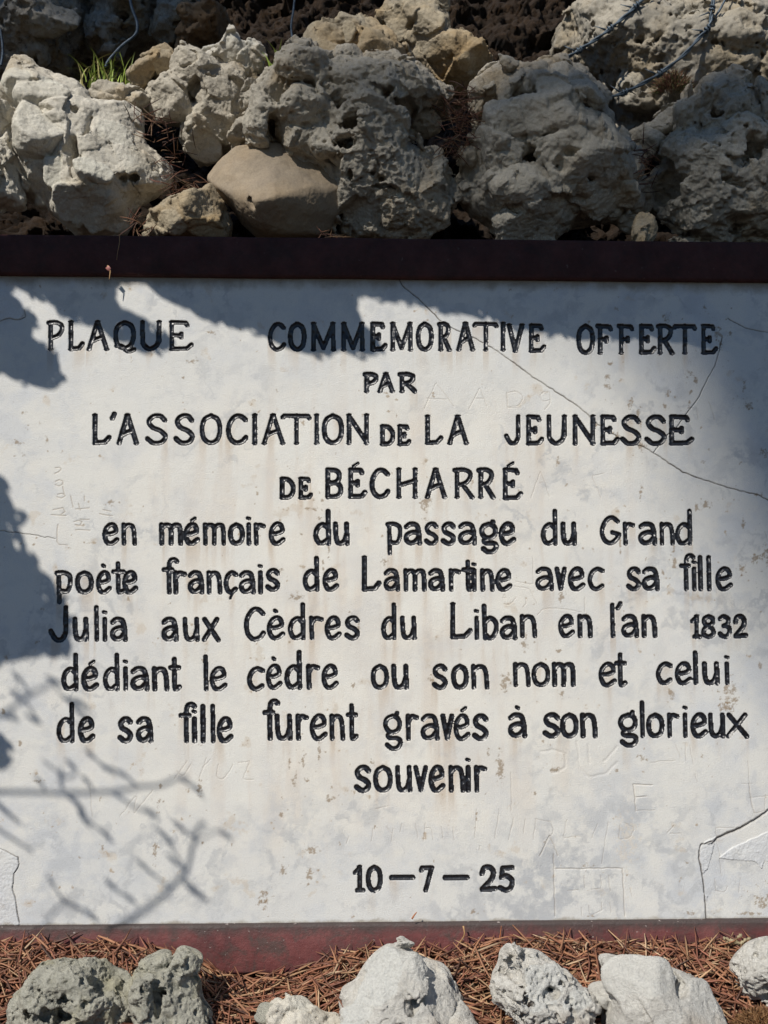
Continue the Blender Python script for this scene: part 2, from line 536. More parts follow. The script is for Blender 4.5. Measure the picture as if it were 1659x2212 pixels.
GL = {
 'A': [[(0, 0), (.46, 1)], [(.5, 1), (1, 0)], [(.22, .3), (.45, .38), (.74, .44)]],
 'B': [[(.08, 0), (.08, 1)], cr((.08, 1), (.7, .96), (.9, .76), (.7, .56), (.2, .5)), cr((.2, .5), (.8, .48), (1, .25), (.75, .03), (.08, 0))],
 'C': [cr((.98, .84), (.72, .97), (.4, .96), (.1, .72), (.02, .42), (.15, .14), (.45, .0), (.8, .06), (1, .2))],
 'D': [[(.1, 0), (.1, 1)], cr((.1, 1), (.6, .95), (.95, .65), (.95, .3), (.65, .04), (.1, 0))],
 'E': [[(.14, 0), (.14, 1)], [(.14, 1), (.75, .98), (.82, .88)], [(.14, .52), (.56, .5)], [(.56, .57), (.56, .43)], [(.14, 0), (.8, .02), (1, .16)]],
 'F': [[(.2, 0), (.2, 1)], [(.0, 1), (.9, .97), (1, .88)], [(.2, .5), (.68, .5)], [(.68, .56), (.68, .42)]],
 'G': [cr((.92, .85), (.6, 1), (.25, .88), (.03, .5), (.15, .15), (.5, .0), (.85, .15), (1, .32)), [(.62, .42), (1, .34)]],
 'H': [[(.1, 0), (.1, 1)], [(.9, 0), (.9, 1)], [(.1, .42), (.9, .6)]],
 'I': [[(.5, 0), (.5, 1)]],
 'J': [cr((.82, 1), (.82, .5), (.8, .22), (.6, .02), (.3, .04), (.05, .28))],
 'L': [[(.16, 1), (.16, 0)], [(.16, .0), (.75, .03), (1, .2)]],
 'M': [[(.06, 0), (.06, 1)], [(.06, .98), (.5, .06)], [(.5, .06), (.92, .98)], [(.92, 1), (.95, 0)]],
 'N': [[(.08, 0), (.08, 1)], [(.08, .98), (.92, .03)], [(.92, 1), (.92, 0)]],
 'O': [cr((.5, 1), (.14, .84), (.02, .5), (.14, .14), (.5, 0), (.86, .14), (.98, .5), (.86, .85), (.5, 1))],
 'P': [[(.16, 0), (.16, 1)], cr((.02, .98), (.5, 1), (.9, .9), (.95, .72), (.7, .52), (.2, .4))],
 'Q': [cr((.5, 1), (.14, .84), (.02, .5), (.14, .16), (.5, .03), (.86, .18), (.98, .55), (.86, .87), (.5, 1)), cr((.08, .12), (.35, .1), (.7, -.08), (1, -.02))],
 'R': [[(.16, 0), (.16, 1)], cr((.02, .98), (.5, 1), (.85, .9), (.88, .72), (.65, .52), (.2, .42)), [(.45, .46), (1, -.02)]],
 'S': [cr((.92, .82), (.7, .98), (.35, .97), (.12, .78), (.3, .57), (.7, .44), (.95, .24), (.75, .03), (.35, .0), (.05, .16))],
 'T': [[(.52, 0), (.52, 1)], [(.0, .93), (.06, .99), (.95, .98), (1, .9)]],
 'U': [cr((.07, 1), (.08, .5), (.12, .18), (.45, 0), (.82, .16), (.9, .5), (.93, 1)), [(.93, 1), (.93, .3)]],
 'V': [[(.02, 1), (.48, 0)], [(.48, 0), (.98, 1)]],
 'a': [cr((.04, .86), (.3, 1), (.68, .96), (.84, .7), (.9, .3)), [(.88, .6), (.93, .0)], cr((.84, .52), (.5, .58), (.12, .45), (.03, .22), (.25, .03), (.6, .08), (.86, .3))],
 'b': [[(.02, 1.6), (.12, 0)], cr((.14, .82), (.5, 1), (.9, .8), (.96, .42), (.7, .06), (.4, .0), (.14, .15))],
 'c': [cr((.98, .9), (.6, 1), (.22, .84), (.03, .46), (.2, .1), (.55, .0), (.95, .16))],
 'd': [[(.86, 1.66), (.9, 0)], cr((.86, .8), (.5, .98), (.14, .78), (.02, .4), (.2, .06), (.5, .02), (.86, .2))],
 'e': [cr((.12, .5), (.5, .52), (.9, .66), (.78, .95), (.45, 1), (.12, .76), (.03, .4), (.22, .06), (.55, .0), (.98, .2))],
 'f': [cr((1, 1.58), (.78, 1.68), (.5, 1.6), (.4, 1.3), (.4, .8), (.42, 0)), [(.02, 1.16), (.62, 1.16)]],
 'g': [cr((.5, 1), (.16, .88), (.04, .62), (.2, .36), (.5, .28), (.82, .4), (.92, .68), (.78, .92), (.5, 1)), [(.68, .97), (.76, 1.12)],
       cr((.45, .28), (.2, .14), (.35, .02), (.8, .0), (.98, -.16), (.8, -.4), (.45, -.44), (.15, -.28))],
 'i': [[(.45, 1), (.55, 0)]],
 'l': [[(.42, 1.58), (.58, 0)]],
 'm': [[(.04, 1), (.06, 0)], cr((.08, .85), (.22, .98), (.42, .95), (.5, .7), (.5, 0)), cr((.52, .85), (.68, .98), (.88, .95), (.95, .65), (.97, 0))],
 'n': [[(.06, 1), (.1, 0)], cr((.12, .82), (.4, .98), (.75, .92), (.9, .6), (.96, 0))],
 'o': [cr((.5, 1), (.14, .84), (.02, .5), (.16, .12), (.5, 0), (.86, .14), (.98, .5), (.84, .86), (.5, 1))],
 'p': [[(.12, 1), (.18, -.5)], cr((.0, .98), (.5, 1), (.92, .84), (.97, .45), (.75, .06), (.2, .06))],
 'r': [[(.14, 1), (.2, 0)], cr((.2, .76), (.5, .98), (.98, .93))],
 's': [cr((.94, .86), (.7, 1), (.35, .98), (.1, .8), (.25, .58), (.7, .44), (.96, .24), (.75, .03), (.4, .0), (.04, .14))],
 't': [cr((.45, 1.46), (.47, .7), (.5, .08), (.7, .0), (1, .1)), [(.04, 1.05), (.95, 1.05)]],
 'u': [cr((.05, 1), (.08, .45), (.18, .1), (.42, .0), (.7, .12), (.86, .45)), [(.86, 1), (.92, 0)]],
 'v': [[(.04, 1), (.5, .02)], [(.5, .02), (.96, 1)]],
 'x': [[(.04, .0), (.9, 1)], [(.06, 1), (1, -.03)]],
 '0': [cr((.5, 1), (.14, .84), (.02, .5), (.14, .14), (.5, 0), (.86, .14), (.98, .5), (.86, .86), (.5, 1))],
 '1': [[(.62, 1), (.62, 0)], [(.62, .96), (.1, .76)], [(.35, 0), (1, 0)]],
 '2': [cr((.04, .72), (.2, .96), (.6, 1), (.88, .78), (.7, .45), (.08, .04)), [(.08, .02), (1, .06)]],
 '3': [cr((.05, .88), (.4, 1), (.85, .86), (.75, .62), (.4, .53)), cr((.4, .53), (.85, .48), (.98, .25), (.7, .02), (.3, .02), (.03, .14))],
 '5': [[(.25, .95), (.95, .98)], [(.25, .95), (.16, .55)], cr((.16, .55), (.55, .62), (.95, .42), (.85, .12), (.5, 0), (.06, .1))],
 '7': [[(.03, .86), (.1, .96), (.98, .97)], [(.96, .97), (.42, 0)]],
 '8': [cr((.5, 1), (.16, .88), (.16, .66), (.5, .53), (.86, .36), (.9, .12), (.5, 0), (.1, .12), (.14, .36), (.5, .53), (.84, .68), (.84, .9), (.5, 1))],
 '-': [[(.0, .5), (1, .53)]],
 "'": [[(.75, .98), (.4, .86), (.3, .84)]],
}
CAPS_SERIF = "AEFHIJLMNPRTUVKD1"
# x0, y0 of the crop, top, base, letters (char, left, right); 'é' = acute, 'è' = dotted accent
TEXT = [
 ("capitals", [
  (0, 800, 338, 520, [('P', 292, 398), ('L', 418, 522), ('A', 545, 672), ('Q', 707, 842), ('U', 868, 1008), ('E', 1040, 1200)]),
  (750, 800, 347, 523, [('C', 115, 220), ('O', 240, 348), ('M', 378, 535), ('M', 567, 715), ('E', 742, 852), ('M', 872, 1015), ('O', 1036, 1140), ('R', 1168, 1250), ('A', 1290, 1395), ('T', 1388, 1542), ('I', 1560, 1590)]),
  (1504, 800, 358, 532, [('V', 38, 140), ('E', 165, 275)]),
  (1504, 800, 360, 543, [('O', 470, 580), ('F', 590, 690), ('F', 722, 822), ('E', 850, 962), ('R', 965, 1072), ('T', 1068, 1212), ('E', 1238, 1345)])]),
 ("par", [(750, 800, 660, 782, [('P', 705, 798), ('A', 800, 895), ('R', 922, 1035)])]),
 ("association", [
  (0, 800, 918, 1105, [('L', 565, 688), ('A', 732, 858), ('S', 902, 1045), ('S', 1080, 1212), ('O', 1246, 1380), ('C', 1410, 1540), ('I', 1570, 1600)]),
  (0, 800, 905, 1105, [("'", 680, 728)]),
  (750, 800, 918, 1105, [('A', 80, 212), ('T', 195, 378), ('I', 402, 428), ('O', 450, 582), ('N', 597, 745)]),
  (750, 800, 985, 1112, [('D', 808, 900), ('E', 915, 1000)]),
  (750, 800, 925, 1105, [('L', 1080, 1198), ('A', 1235, 1355)]),
  (1504, 800, 925, 1108, [('J', 18, 132), ('E', 148, 262), ('U', 280, 410), ('N', 440, 590), ('E', 608, 732), ('S', 740, 872), ('S', 890, 1030), ('E', 1030, 1195)])]),
 ("becharre", [
  (750, 800, 1312, 1445, [('D', 183, 280), ('E', 298, 388)]),
  (750, 800, 1255, 1440, [('B', 468, 575), ('É', 603, 725), ('C', 748, 868), ('H', 905, 1050), ('A', 1095, 1220), ('R', 1262, 1392), ('R', 1412, 1522)]),
  (1504, 800, 1255, 1448, [('É', 0, 130)])]),
 ("memoire", [
  (0, 1450, 250, 382, [('e', 640, 738), ('n', 755, 850), ('m', 990, 1138), ('é', 1145, 1240), ('m', 1262, 1405), ('o', 1422, 1520), ('i', 1540, 1556), ('r', 1575, 1650)]),
  (750, 1450, 245, 382, [('e', 120, 218), ('d', 398, 508), ('u', 518, 622), ('p', 848, 945), ('a', 960, 1072), ('s', 1085, 1172), ('s', 1190, 1280), ('a', 1297, 1415), ('g', 1428, 1545), ('e', 1552, 1652)]),
  (1504, 1450, 245, 382, [('d', 250, 355), ('u', 370, 472), ('r', 752, 830), ('a', 855, 972), ('n', 985, 1078), ('d', 1085, 1192)]),
  (1504, 1450, 205, 380, [('G', 615, 742)])]),
 ("poete", [
  (0, 1450, 548, 685, [('p', 345, 448), ('o', 470, 580), ('è', 600, 692), ('t', 695, 780), ('e', 765, 855), ('f', 1010, 1110), ('r', 1072, 1158), ('a', 1172, 1272), ('n', 1285, 1382), ('ç', 1395, 1478), ('a', 1490, 1592), ('i', 1612, 1630)]),
  (750, 1450, 535, 668, [('s', 98, 185), ('d', 332, 435), ('e', 455, 550), ('a', 835, 935), ('m', 955, 1098), ('a', 1112, 1215), ('r', 1232, 1310), ('t', 1318, 1400), ('i', 1388, 1402), ('n', 1432, 1520), ('e', 1530, 1628)]),
  (750, 1450, 455, 668, [('L', 685, 812)]),
  (1504, 1450, 525, 665, [('a', 215, 330), ('v', 335, 405), ('e', 418, 520), ('c', 540, 642), ('s', 780, 868), ('a', 878, 988), ('f', 1110, 1205), ('i', 1190, 1212), ('l', 1215, 1262), ('l', 1270, 1315), ('e', 1335, 1438)])]),
 ("julia", [
  (0, 1450, 765, 985, [('J', 300, 440)]),
  (0, 1450, 838, 980, [('u', 452, 555), ('l', 590, 612), ('i', 645, 660), ('a', 688, 795), ('a', 1008, 1112), ('u', 1138, 1245), ('x', 1258, 1368)]),
  (0, 1450, 772, 978, [('C', 1522, 1648)]),
  (750, 1450, 830, 970, [('è', 108, 215), ('d', 240, 350), ('r', 362, 455), ('e', 468, 566), ('s', 590, 682), ('d', 820, 915), ('u', 935, 1040), ('i', 1400, 1422), ('b', 1445, 1545), ('a', 1558, 1665)]),
  (750, 1450, 745, 965, [('L', 1232, 1380)]),
  (1504, 1450, 820, 957, [('n', 115, 222), ('e', 358, 455), ('n', 475, 568), ('l', 672, 715), ('a', 750, 860), ('n', 872, 970)]),
  (1504, 1450, 735, 957, [("'", 705, 760)]),
  (1504, 1450, 820, 962, [('1', 1175, 1245), ('8', 1245, 1335), ('3', 1350, 1432), ('2', 1445, 1530)])]),
 ("dediant", [
  (0, 1450, 1145, 1288, [('d', 385, 492), ('é', 508, 612), ('d', 645, 748), ('i', 772, 792), ('a', 815, 932), ('n', 945, 1052), ('t', 1050, 1125), ('l', 1268, 1295), ('e', 1308, 1412), ('c', 1540, 1645)]),
  (750, 1450, 1130, 1278, [('è', 103, 198), ('d', 218, 328), ('r', 345, 432), ('e', 448, 548), ('o', 755, 862), ('u', 880, 992), ('s', 1135, 1228), ('o', 1255, 1358), ('n', 1375, 1488)]),
  (1504, 1450, 1118, 1262, [('n', 72, 182), ('o', 192, 302), ('m', 315, 462), ('e', 608, 715), ('t', 705, 780)]),
  (1504, 1450, 1115, 1250, [('c', 965, 1065), ('e', 1083, 1185), ('l', 1185, 1232), ('u', 1250, 1362), ('i', 1385, 1425)])]),
 ("fille", [
  (0, 2100, 110, 262, [('d', 355, 468), ('e', 488, 588), ('s', 735, 825), ('a', 850, 955), ('f', 1115, 1220), ('i', 1200, 1220), ('l', 1255, 1272), ('l', 1315, 1335), ('e', 1352, 1448)]),
  (750, 2100, 92, 248, [('f', 82, 182), ('u', 155, 268), ('r', 280, 362), ('e', 375, 480), ('n', 495, 590), ('t', 600, 670), ('g', 830, 948), ('r', 965, 1048), ('a', 1065, 1182), ('v', 1188, 1268), ('é', 1270, 1368), ('s', 1385, 1482)]),
  (1504, 2100, 85, 232, [('à', 45, 162), ('s', 260, 365), ('o', 370, 478), ('n', 490, 598), ('g', 728, 852), ('l', 860, 895), ('o', 905, 1012), ('r', 1028, 1105), ('i', 1130, 1160), ('e', 1180, 1282), ('u', 1288, 1398), ('x', 1400, 1538)])]),
 ("souvenir", [(750, 2100, 412, 570, [('s', 650, 752), ('o', 770, 885), ('u', 905, 1012), ('v', 1020, 1105), ('e', 1115, 1212), ('n', 1235, 1338), ('i', 1350, 1365), ('r', 1390, 1472)])]),
 ("date", [(750, 2100, 1032, 1192, [('1', 640, 712), ('0', 725, 822), ('7', 1055, 1142), ('2', 1430, 1535), ('5', 1542, 1645)]),
           (750, 2100, 1080, 1130, [('-', 872, 1022), ('-', 1205, 1360)])]),
]


def carve(li, a, b, hw, depth):
    r = seg_window(a, b, hw * 1.5)
    if r is None:
        return
    sl, d = r
    q = d / hw * (1 + 0.10 * WOB[sl])
    m = q < 1
    up = abs(b[1] - a[1]) / (math.hypot(*(b - a)) + 1e-9)
    scoop = .0021 * (.5 + UND[sl]) * up                     # the chisel rides up and down along the stroke
    h = -(depth * (1 + .12 * CHI[sl]) * (1 - .5 * up) + scoop) * (1 - np.clip(q, 0, 1) ** 2)
    HGT[sl] = np.where(m, np.minimum(HGT[sl], h), HGT[sl])
    LID[sl] = np.where(m, li, LID[sl])


PX = 0.4e-3 / 2.074                    # one crop pixel on the marble
lrng = random.Random(3)
WORDS = {}                             # letters nearer than this gap belong to one engraved word
flat = []
for lname, runs in TEXT:
    row = sorted(((x0 * 2.074 + xl, x0 * 2.074 + xr, x0, y0, ty, by, ch, xl, xr) for (x0, y0, ty, by, ls) in runs for (ch, xl, xr) in ls))
    end = -1e9
    for it in row:
        if it[0] - end > 46 or it[6] == '-' or (lname == "association" and it[6] == "D") or (lname == "becharre" and it[6] == "B") or (lname == "association" and it[0] > 3750 and it[6] == 'L' and it[0] - end > 30):
            WORDS[len(WORDS) + 1] = 1
        end = max(end, it[1])
        flat.append((len(WORDS),) + it[2:])
for (li, x0, y0, ty, by, ch, xl, xr) in flat:
    if True:
        if True:
            cap = ch.isupper() or ch in "É1"
            b = {'é': 'e', 'è': 'e', 'à': 'a', 'ç': 'c', 'É': 'E'}.get(ch, ch)
            strokes = [list(s) for s in GL[b]]
            extra = []
            if ch == 'é': extra.append(([(.5, 1.24), (.78, 1.36)], 12))
            if ch == 'É': extra.append(([(.3, 1.13), (.58, 1.24)], 11))
            if ch in 'èà': extra.append(([(.42, 1.38), (.54, 1.32)], 13))
            if ch == 'i': extra.append(([(.3, 1.36), (.5, 1.33)], 12))
            if ch == 'ç': extra.append(([(.5, 0), (.62, -.12), (.45, -.32)], 9))
            hw0 = (16.2 if cap else 16.6) * lrng.uniform(0.94, 1.08)
            ins = hw0 * 0.55 if xr - xl > 40 else 0
            X0, X1 = xl + ins, xr - ins
            Y0, Y1 = by - hw0 * 0.5, ty + hw0 * 0.5

            def mp(p):
                return [(X0 + (X1 - X0) * px, Y0 + (Y1 - Y0) * py) for px, py in p]
            segs = []
            for s in strokes:
                segs.append((mp(s), hw0))
                if cap and b in CAPS_SERIF:
                    for e, f in ((s[0], s[1]), (s[-1], s[-2])):
                        if (e[1] < .06 or e[1] > .94) and abs(e[1] - f[1]) * (by - ty) > 1.1 * abs(e[0] - f[0]) * (xr - xl) and len(s) <= 2:
                            q = mp([e])[0]
                            up = -4 if e[1] > .5 else 4
                            segs.append(([(q[0] - 13, q[1] + up), (q[0] + 13, q[1] + up - 2)], 6.5))
            for s, hw in extra:
                if ch == 'i':
                    mx = (xl + xr) / 2
                    segs.append(([(mx - 8, Y0 + (Y1 - Y0) * 1.36), (mx + 5, Y0 + (Y1 - Y0) * 1.33)], hw))
                else:
                    segs.append((mp(s), hw))
            for s, hw in segs:
                w2 = wxz(x0, y0, s)
                for k in range(len(w2) - 1):
                    carve(li, w2[k], w2[k + 1], hw * PX * 1.04, 0.0021 if hw > 8 else 0.0011)


def scratch(x0, y0, pts, hw=0.0007, depth=0.00045, dark=0.5, arr=SCR):
    w2 = wxz(x0, y0, pts)
    # small wander
    n = max(2, int(np.hypot(*np.diff(w2, axis=0).T).sum() / 0.004))
    L = np.r_[0, np.cumsum(np.hypot(*np.diff(w2, axis=0).T))]
    t = np.linspace(0, L[-1], n)
    p = np.stack([np.interp(t, L, w2[:, 0]), np.interp(t, L, w2[:, 1])], 1)
    p[1:-1] += np.random.default_rng(int(abs(pts[0][0]) * 7 + abs(pts[0][1]))).normal(0, 0.00035, (max(n - 2, 0), 2))
    for k in range(n - 1):
        r = seg_window(p[k], p[k + 1], hw * 2)
        if r is None: continue
        sl, d = r
        q = d / hw * (1 + 0.5 * WOB[sl])
        HGT[sl] = np.where((q < 1) & (LID[sl] == 0), np.minimum(HGT[sl], -depth * (1 - q)), HGT[sl])
        arr[sl] = np.maximum(arr[sl], dark * np.clip(1.2 - q, 0, 1))


GRAF = [
 (750, 800, [[(1085, 885), (1160, 720), (1270, 870)], [(1095, 820), (1225, 825)], [(1362, 885), (1430, 750), (1475, 870)], [(1400, 820), (1455, 820)], [(1600, 780), (1605, 880), (1659, 878)]]),
 (1504, 800, [[(35, 780), (40, 880), (110, 860), (140, 810), (100, 775), (40, 785)], [(300, 830), (260, 840), (240, 800), (265, 775), (305, 785), (305, 850), (270, 890)], [(1290, 840), (1325, 950)], [(1215, 880), (1225, 950)], [(185, 1440), (245, 1270), (300, 1430)], [(565, 1300), (620, 1440)], [(565, 1300), (640, 1285)]]),
 (0, 1450, [[(320, 195), (410, 202)], [(330, 165), (395, 150), (405, 175), (380, 195)], [(470, 290), (560, 293)], [(460, 240), (490, 228), (512, 240), (500, 262), (468, 258)], [(500, 225), (555, 226)], [(470, 160), (555, 154)], [(488, 125), (500, 168)], [(525, 80), (510, 95), (525, 108), (540, 95), (525, 80)], [(620, 190), (700, 202)], [(640, 165), (690, 175)], [(362, 255), (352, 350), (365, 380), (420, 386)], [(355, 85), (380, 98), (405, 80), (400, 60), (360, 70)], [(440, 80), (455, 150)], [(345, 10), (375, 20), (400, -5), (380, -25), (345, -10)], [(340, -60), (375, -70), (385, -100), (345, -95)], [(390, 20), (400, 70)]]),
 (1504, 1450, [[(195, 465), (200, 630), (90, 610)], [(80, 640), (175, 655), (222, 750)], [(20, 690), (5, 710), (20, 725), (35, 708), (20, 690)], [(15, 750), (60, 755), (92, 710)], [(150, 710), (157, 762), (135, 772)], [(225, 820), (260, 780), (350, 775), (500, 800)], [(520, 710), (520, 800)], [(1640, 300), (1659, 360)]]),
 (1504, 2100, [[(820, 525), (830, 600), (838, 692)], [(820, 525), (940, 530)], [(830, 605), (905, 600)], [(838, 690), (955, 685)], [(1495, 520), (1562, 520)], [(1540, 520), (1560, 660), (1578, 705), (1640, 690), (1645, 590)], [(1540, 610), (1659, 595)], [(240, 970), (300, 840), (352, 970)], [(60, 450), (62, 690)], [(75, 740), (45, 870)], [(150, 740), (140, 830)], [(215, 740), (200, 870)], [(215, 740), (310, 760), (325, 810), (305, 850)], [(410, 745), (385, 860), (490, 850)], [(600, 770), (565, 860)], [(665, 760), (625, 1020)], [(740, 770), (730, 870), (800, 860), (830, 800), (760, 760)], [(1075, 780), (1030, 830)], [(1050, 830), (1120, 830)], [(325, 960), (335, 1345)], [(335, 1050), (755, 1048), (770, 1345)], [(515, 1090), (520, 1170)], [(415, 1185), (480, 1180)], [(560, 1180), (625, 1170), (620, 1090)], [(670, 1090), (680, 1190)], [(800, 1170), (815, 1225)], [(500, 1290), (500, 1345)], [(545, 1280), (550, 1345), (625, 1310), (625, 1260)], [(675, 1260), (685, 1320)], [(1335, 800), (1375, 1100)], [(1335, 795), (1450, 795)], [(1330, 1115), (1340, 1195), (1400, 1195), (1410, 1160)], [(1490, 1110), (1480, 1200)], [(1085, 280), (1115, 360)], [(1145, 270), (1150, 380)], [(1175, 280), (1195, 400)], [(1205, 460), (1220, 510)], [(930, 390), (1080, 375)], [(1535, 380), (1545, 520)]]),
 (750, 2100, [[(890, 800), (880, 880)], [(615, 850), (600, 895)], [(765, 800), (755, 880)], [(850, 790), (880, 830)], [(945, 770), (935, 820)], [(1090, 770), (1080, 880)], [(1085, 800), (1130, 790), (1140, 870)], [(1190, 790), (1200, 860)], [(1265, 790), (1270, 870)], [(1410, 680), (1400, 860)], [(1550, 680), (1525, 860)], [(1640, 730), (1610, 870)], [(1432, 905), (1425, 940)], [(860, 660), (780, 680)], [(1030, 770), (1045, 860)]]),
 (0, 2100, [[(1085, 490), (1165, 380)], [(1100, 440), (1140, 480), (1190, 400)], [(1240, 490), (1285, 360)], [(1260, 420), (1310, 370)], [(1360, 400), (1345, 480), (1390, 495), (1440, 430), (1450, 400)], [(1480, 390), (1560, 380), (1510, 490), (1580, 495)], [(560, 520), (575, 730)], [(745, 725), (850, 590), (830, 710), (950, 560)]]),
]
for x0, y0, ss in GRAF:
    for s in ss:
        if (x0, y0) == (0, 1450):
            scratch(x0, y0, s, .0009, .0005, 1.0)
        else:
            scratch(x0, y0, s)
for s in ([(820, 525), (830, 600), (838, 692)], [(240, 970), (300, 840), (352, 970)], [(1540, 520), (1560, 660), (1578, 705)], [(820, 525), (940, 530)], [(830, 605), (905, 600)], [(335, 1050), (755, 1048), (770, 1345)], [(325, 960), (335, 1345)]):
    scratch(1504, 2100, s, 0.0010, 0.0009, 0.65)
for s in ([(245, 320), (330, 310), (400, 330), (400, 420), (330, 460), (310, 440)], [(470, 260), (490, 420), (540, 480), (650, 460), (720, 390)], [(540, 280), (550, 390)], [(640, 380), (720, 290)]):
    scratch(1504, 2100, s, 0.0022, 0.0004, 0.12)
scratch(0, 800, [(1659, 1000), (1660, 1001)])

CRACKS = [
 (750, 800, [(930, 80), (960, 130), (1030, 185), (1100, 250), (1190, 340), (1265, 385), (1400, 445), (1500, 500), (1659, 610)], 0.0008),
 (1504, 800, [(95, 612), (200, 690), (330, 770), (450, 850), (540, 920), (600, 980), (740, 1070), (880, 1120), (950, 1160), (1030, 1215), (1130, 1280), (1270, 1330), (1400, 1370), (1500, 1400), (1600, 1420), (1700, 1475)], 0.0009),
 (1504, 800, [(1375, 440), (1350, 545), (1330, 620), (1290, 690), (1230, 810), (1150, 920), (1100, 985), (1000, 1080), (950, 1155)], 0.0008),
 (1504, 800, [(1410, 320), (1450, 345), (1530, 385), (1680, 415)], 0.0006),
 (0, 1450, [(-60, 290), (100, 305), (200, 320), (345, 345)], 0.0005),
 (0, 800, [(-30, 350), (60, 320), (120, 335), (160, 310), (150, 270)], 0.0006),
 (1504, 2100, [(1700, 660), (1600, 730), (1530, 775), (1450, 815), (1350, 855), (1315, 890)], 0.0024),
 (1504, 2100, [(1310, 880), (1240, 900), (1230, 980), (1250, 1080), (1260, 1170), (1270, 1260), (1276, 1360)], 0.0013),
 (0, 2100, [(-10, 915), (60, 955), (112, 975), (122, 1020), (86, 1090), (76, 1170), (100, 1250), (106, 1330), (122, 1385)], 0.0007),
]
for x0, y0, pts, hw in CRACKS:
    scratch(x0, y0, pts, hw, 0.0016, 1.0, CRK)


def inpoly(X, Y, poly):
    ins = np.zeros(X.shape, bool)
    n = len(poly)
    for k in range(n):
        x1, y1 = poly[k]; x2, y2 = poly[(k + 1) % n]
        if y1 == y2: continue
        c = (Y > min(y1, y2)) & (Y <= max(y1, y2))
        ins ^= c & (X < (x2 - x1) * (Y - y1) / (y2 - y1) + x1)
    return ins


PATCH = np.zeros((NZ, NX))
JX, JY = VX + WOB * 2.0, VY + WOB * 2.0
for x0, y0, pts in [
  (1504, 2100, [(1335, 850), (1260, 885), (1235, 930), (1235, 1000), (1255, 1085), (1285, 1050), (1312, 960), (1322, 910)]),
  (1504, 2100, [(1355, 985), (1440, 920), (1550, 870), (1640, 830), (1760, 790), (1760, 1030), (1640, 1000), (1620, 1050), (1580, 1005), (1450, 995)]),
  (1504, 2100, [(1255, 1200), (1285, 1220), (1280, 1255), (1258, 1245)]),
  (0, 2100, [(-200, 905), (0, 915), (60, 955), (112, 975), (122, 1020), (86, 1090), (76, 1170), (100, 1250), (106, 1330), (122, 1400), (-200, 1400)]),
  (0, 800, [(-200, 100), (60, 160), (130, 230), (150, 290), (120, 335), (60, 318), (0, 345), (-200, 380)])]:
    cx, cy = crop(x0, y0, np.array(pts)[:, 0], np.array(pts)[:, 1])
    PATCH = np.maximum(PATCH, inpoly(JX, JY, list(zip(cx, cy))) * 1.0)
# the broken corner lies a little deeper than the rest of the slab
cx, cy = crop(1504, 2100, np.array([1760, 1700, 1600, 1530, 1450, 1350, 1315, 1240, 1230, 1250, 1260, 1270, 1276, 1760]), np.array([625, 660, 730, 775, 815, 855, 890, 900, 980, 1080, 1170, 1260, 1400, 1400]))
CORNER = inpoly(VX, VY, list(zip(cx, cy)))
LOW = fbm(pn, 9, 4, 21).reshape(NZ, NX)
FINE = fbm(pn, 300, 3, 31).reshape(NZ, NX)
n_pat = fbm(pn, 70, 3, 33).reshape(NZ, NX)
HGT += -0.0014 * CORNER + PATCH * (0.0008 + 0.0004 * FINE + 0.0005 * n_pat) + 0.0006 * LOW

# colours of the marble itself
c_white = np.array([0.75, 0.738, 0.695]); c_cream = np.array([0.80, 0.74, 0.645]); c_blue = np.array([0.61, 0.63, 0.655])
c_grey = np.array([0.50, 0.51, 0.52]); c_brown = np.array([0.30, 0.215, 0.13]); c_rust = np.array([0.55, 0.36, 0.22])
C = np.empty((NZ, NX, 3)); C[:] = c_white


def blend(mask, col):
    global C
    m = np.clip(mask, 0, 1)[..., None]
    C = C * (1 - m) + col * m


n1 = fbm(pn, 6, 5, 41).reshape(NZ, NX)
n2 = fbm(pn, 14, 6, 51, 0.6).reshape(NZ, NX)
n3 = fbm(pn, 40, 5, 61, 0.65).reshape(NZ, NX)
vein = fbm(pn * np.array([1.0, 1.6, 1]) + 0.06 * n1.ravel()[:, None], 8, 5, 71, 0.55, True).reshape(NZ, NX)
runs = fbm(pn * np.array([1.0, 0.14, 1]), 55, 4, 81).reshape(NZ, NX)
spot = fbm(pn, 110, 4, 91, 0.6).reshape(NZ, NX)
spot3 = fbm(pn, 210, 4, 95, 0.7).reshape(NZ, NX)
spot2 = fbm(pn, 30, 3, 97, 0.6).reshape(NZ, NX)
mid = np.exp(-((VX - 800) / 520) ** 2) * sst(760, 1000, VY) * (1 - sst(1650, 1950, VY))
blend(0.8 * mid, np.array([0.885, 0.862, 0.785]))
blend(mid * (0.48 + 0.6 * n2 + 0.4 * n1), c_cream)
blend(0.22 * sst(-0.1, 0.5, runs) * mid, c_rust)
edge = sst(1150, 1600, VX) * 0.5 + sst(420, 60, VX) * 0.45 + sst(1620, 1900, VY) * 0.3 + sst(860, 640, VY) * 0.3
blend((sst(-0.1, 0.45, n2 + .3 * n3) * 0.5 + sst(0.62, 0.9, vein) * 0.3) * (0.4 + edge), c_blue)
blend(sst(0.15, 0.55, n3 + .4 * n1) * 0.24 * (1 - mid), c_grey)
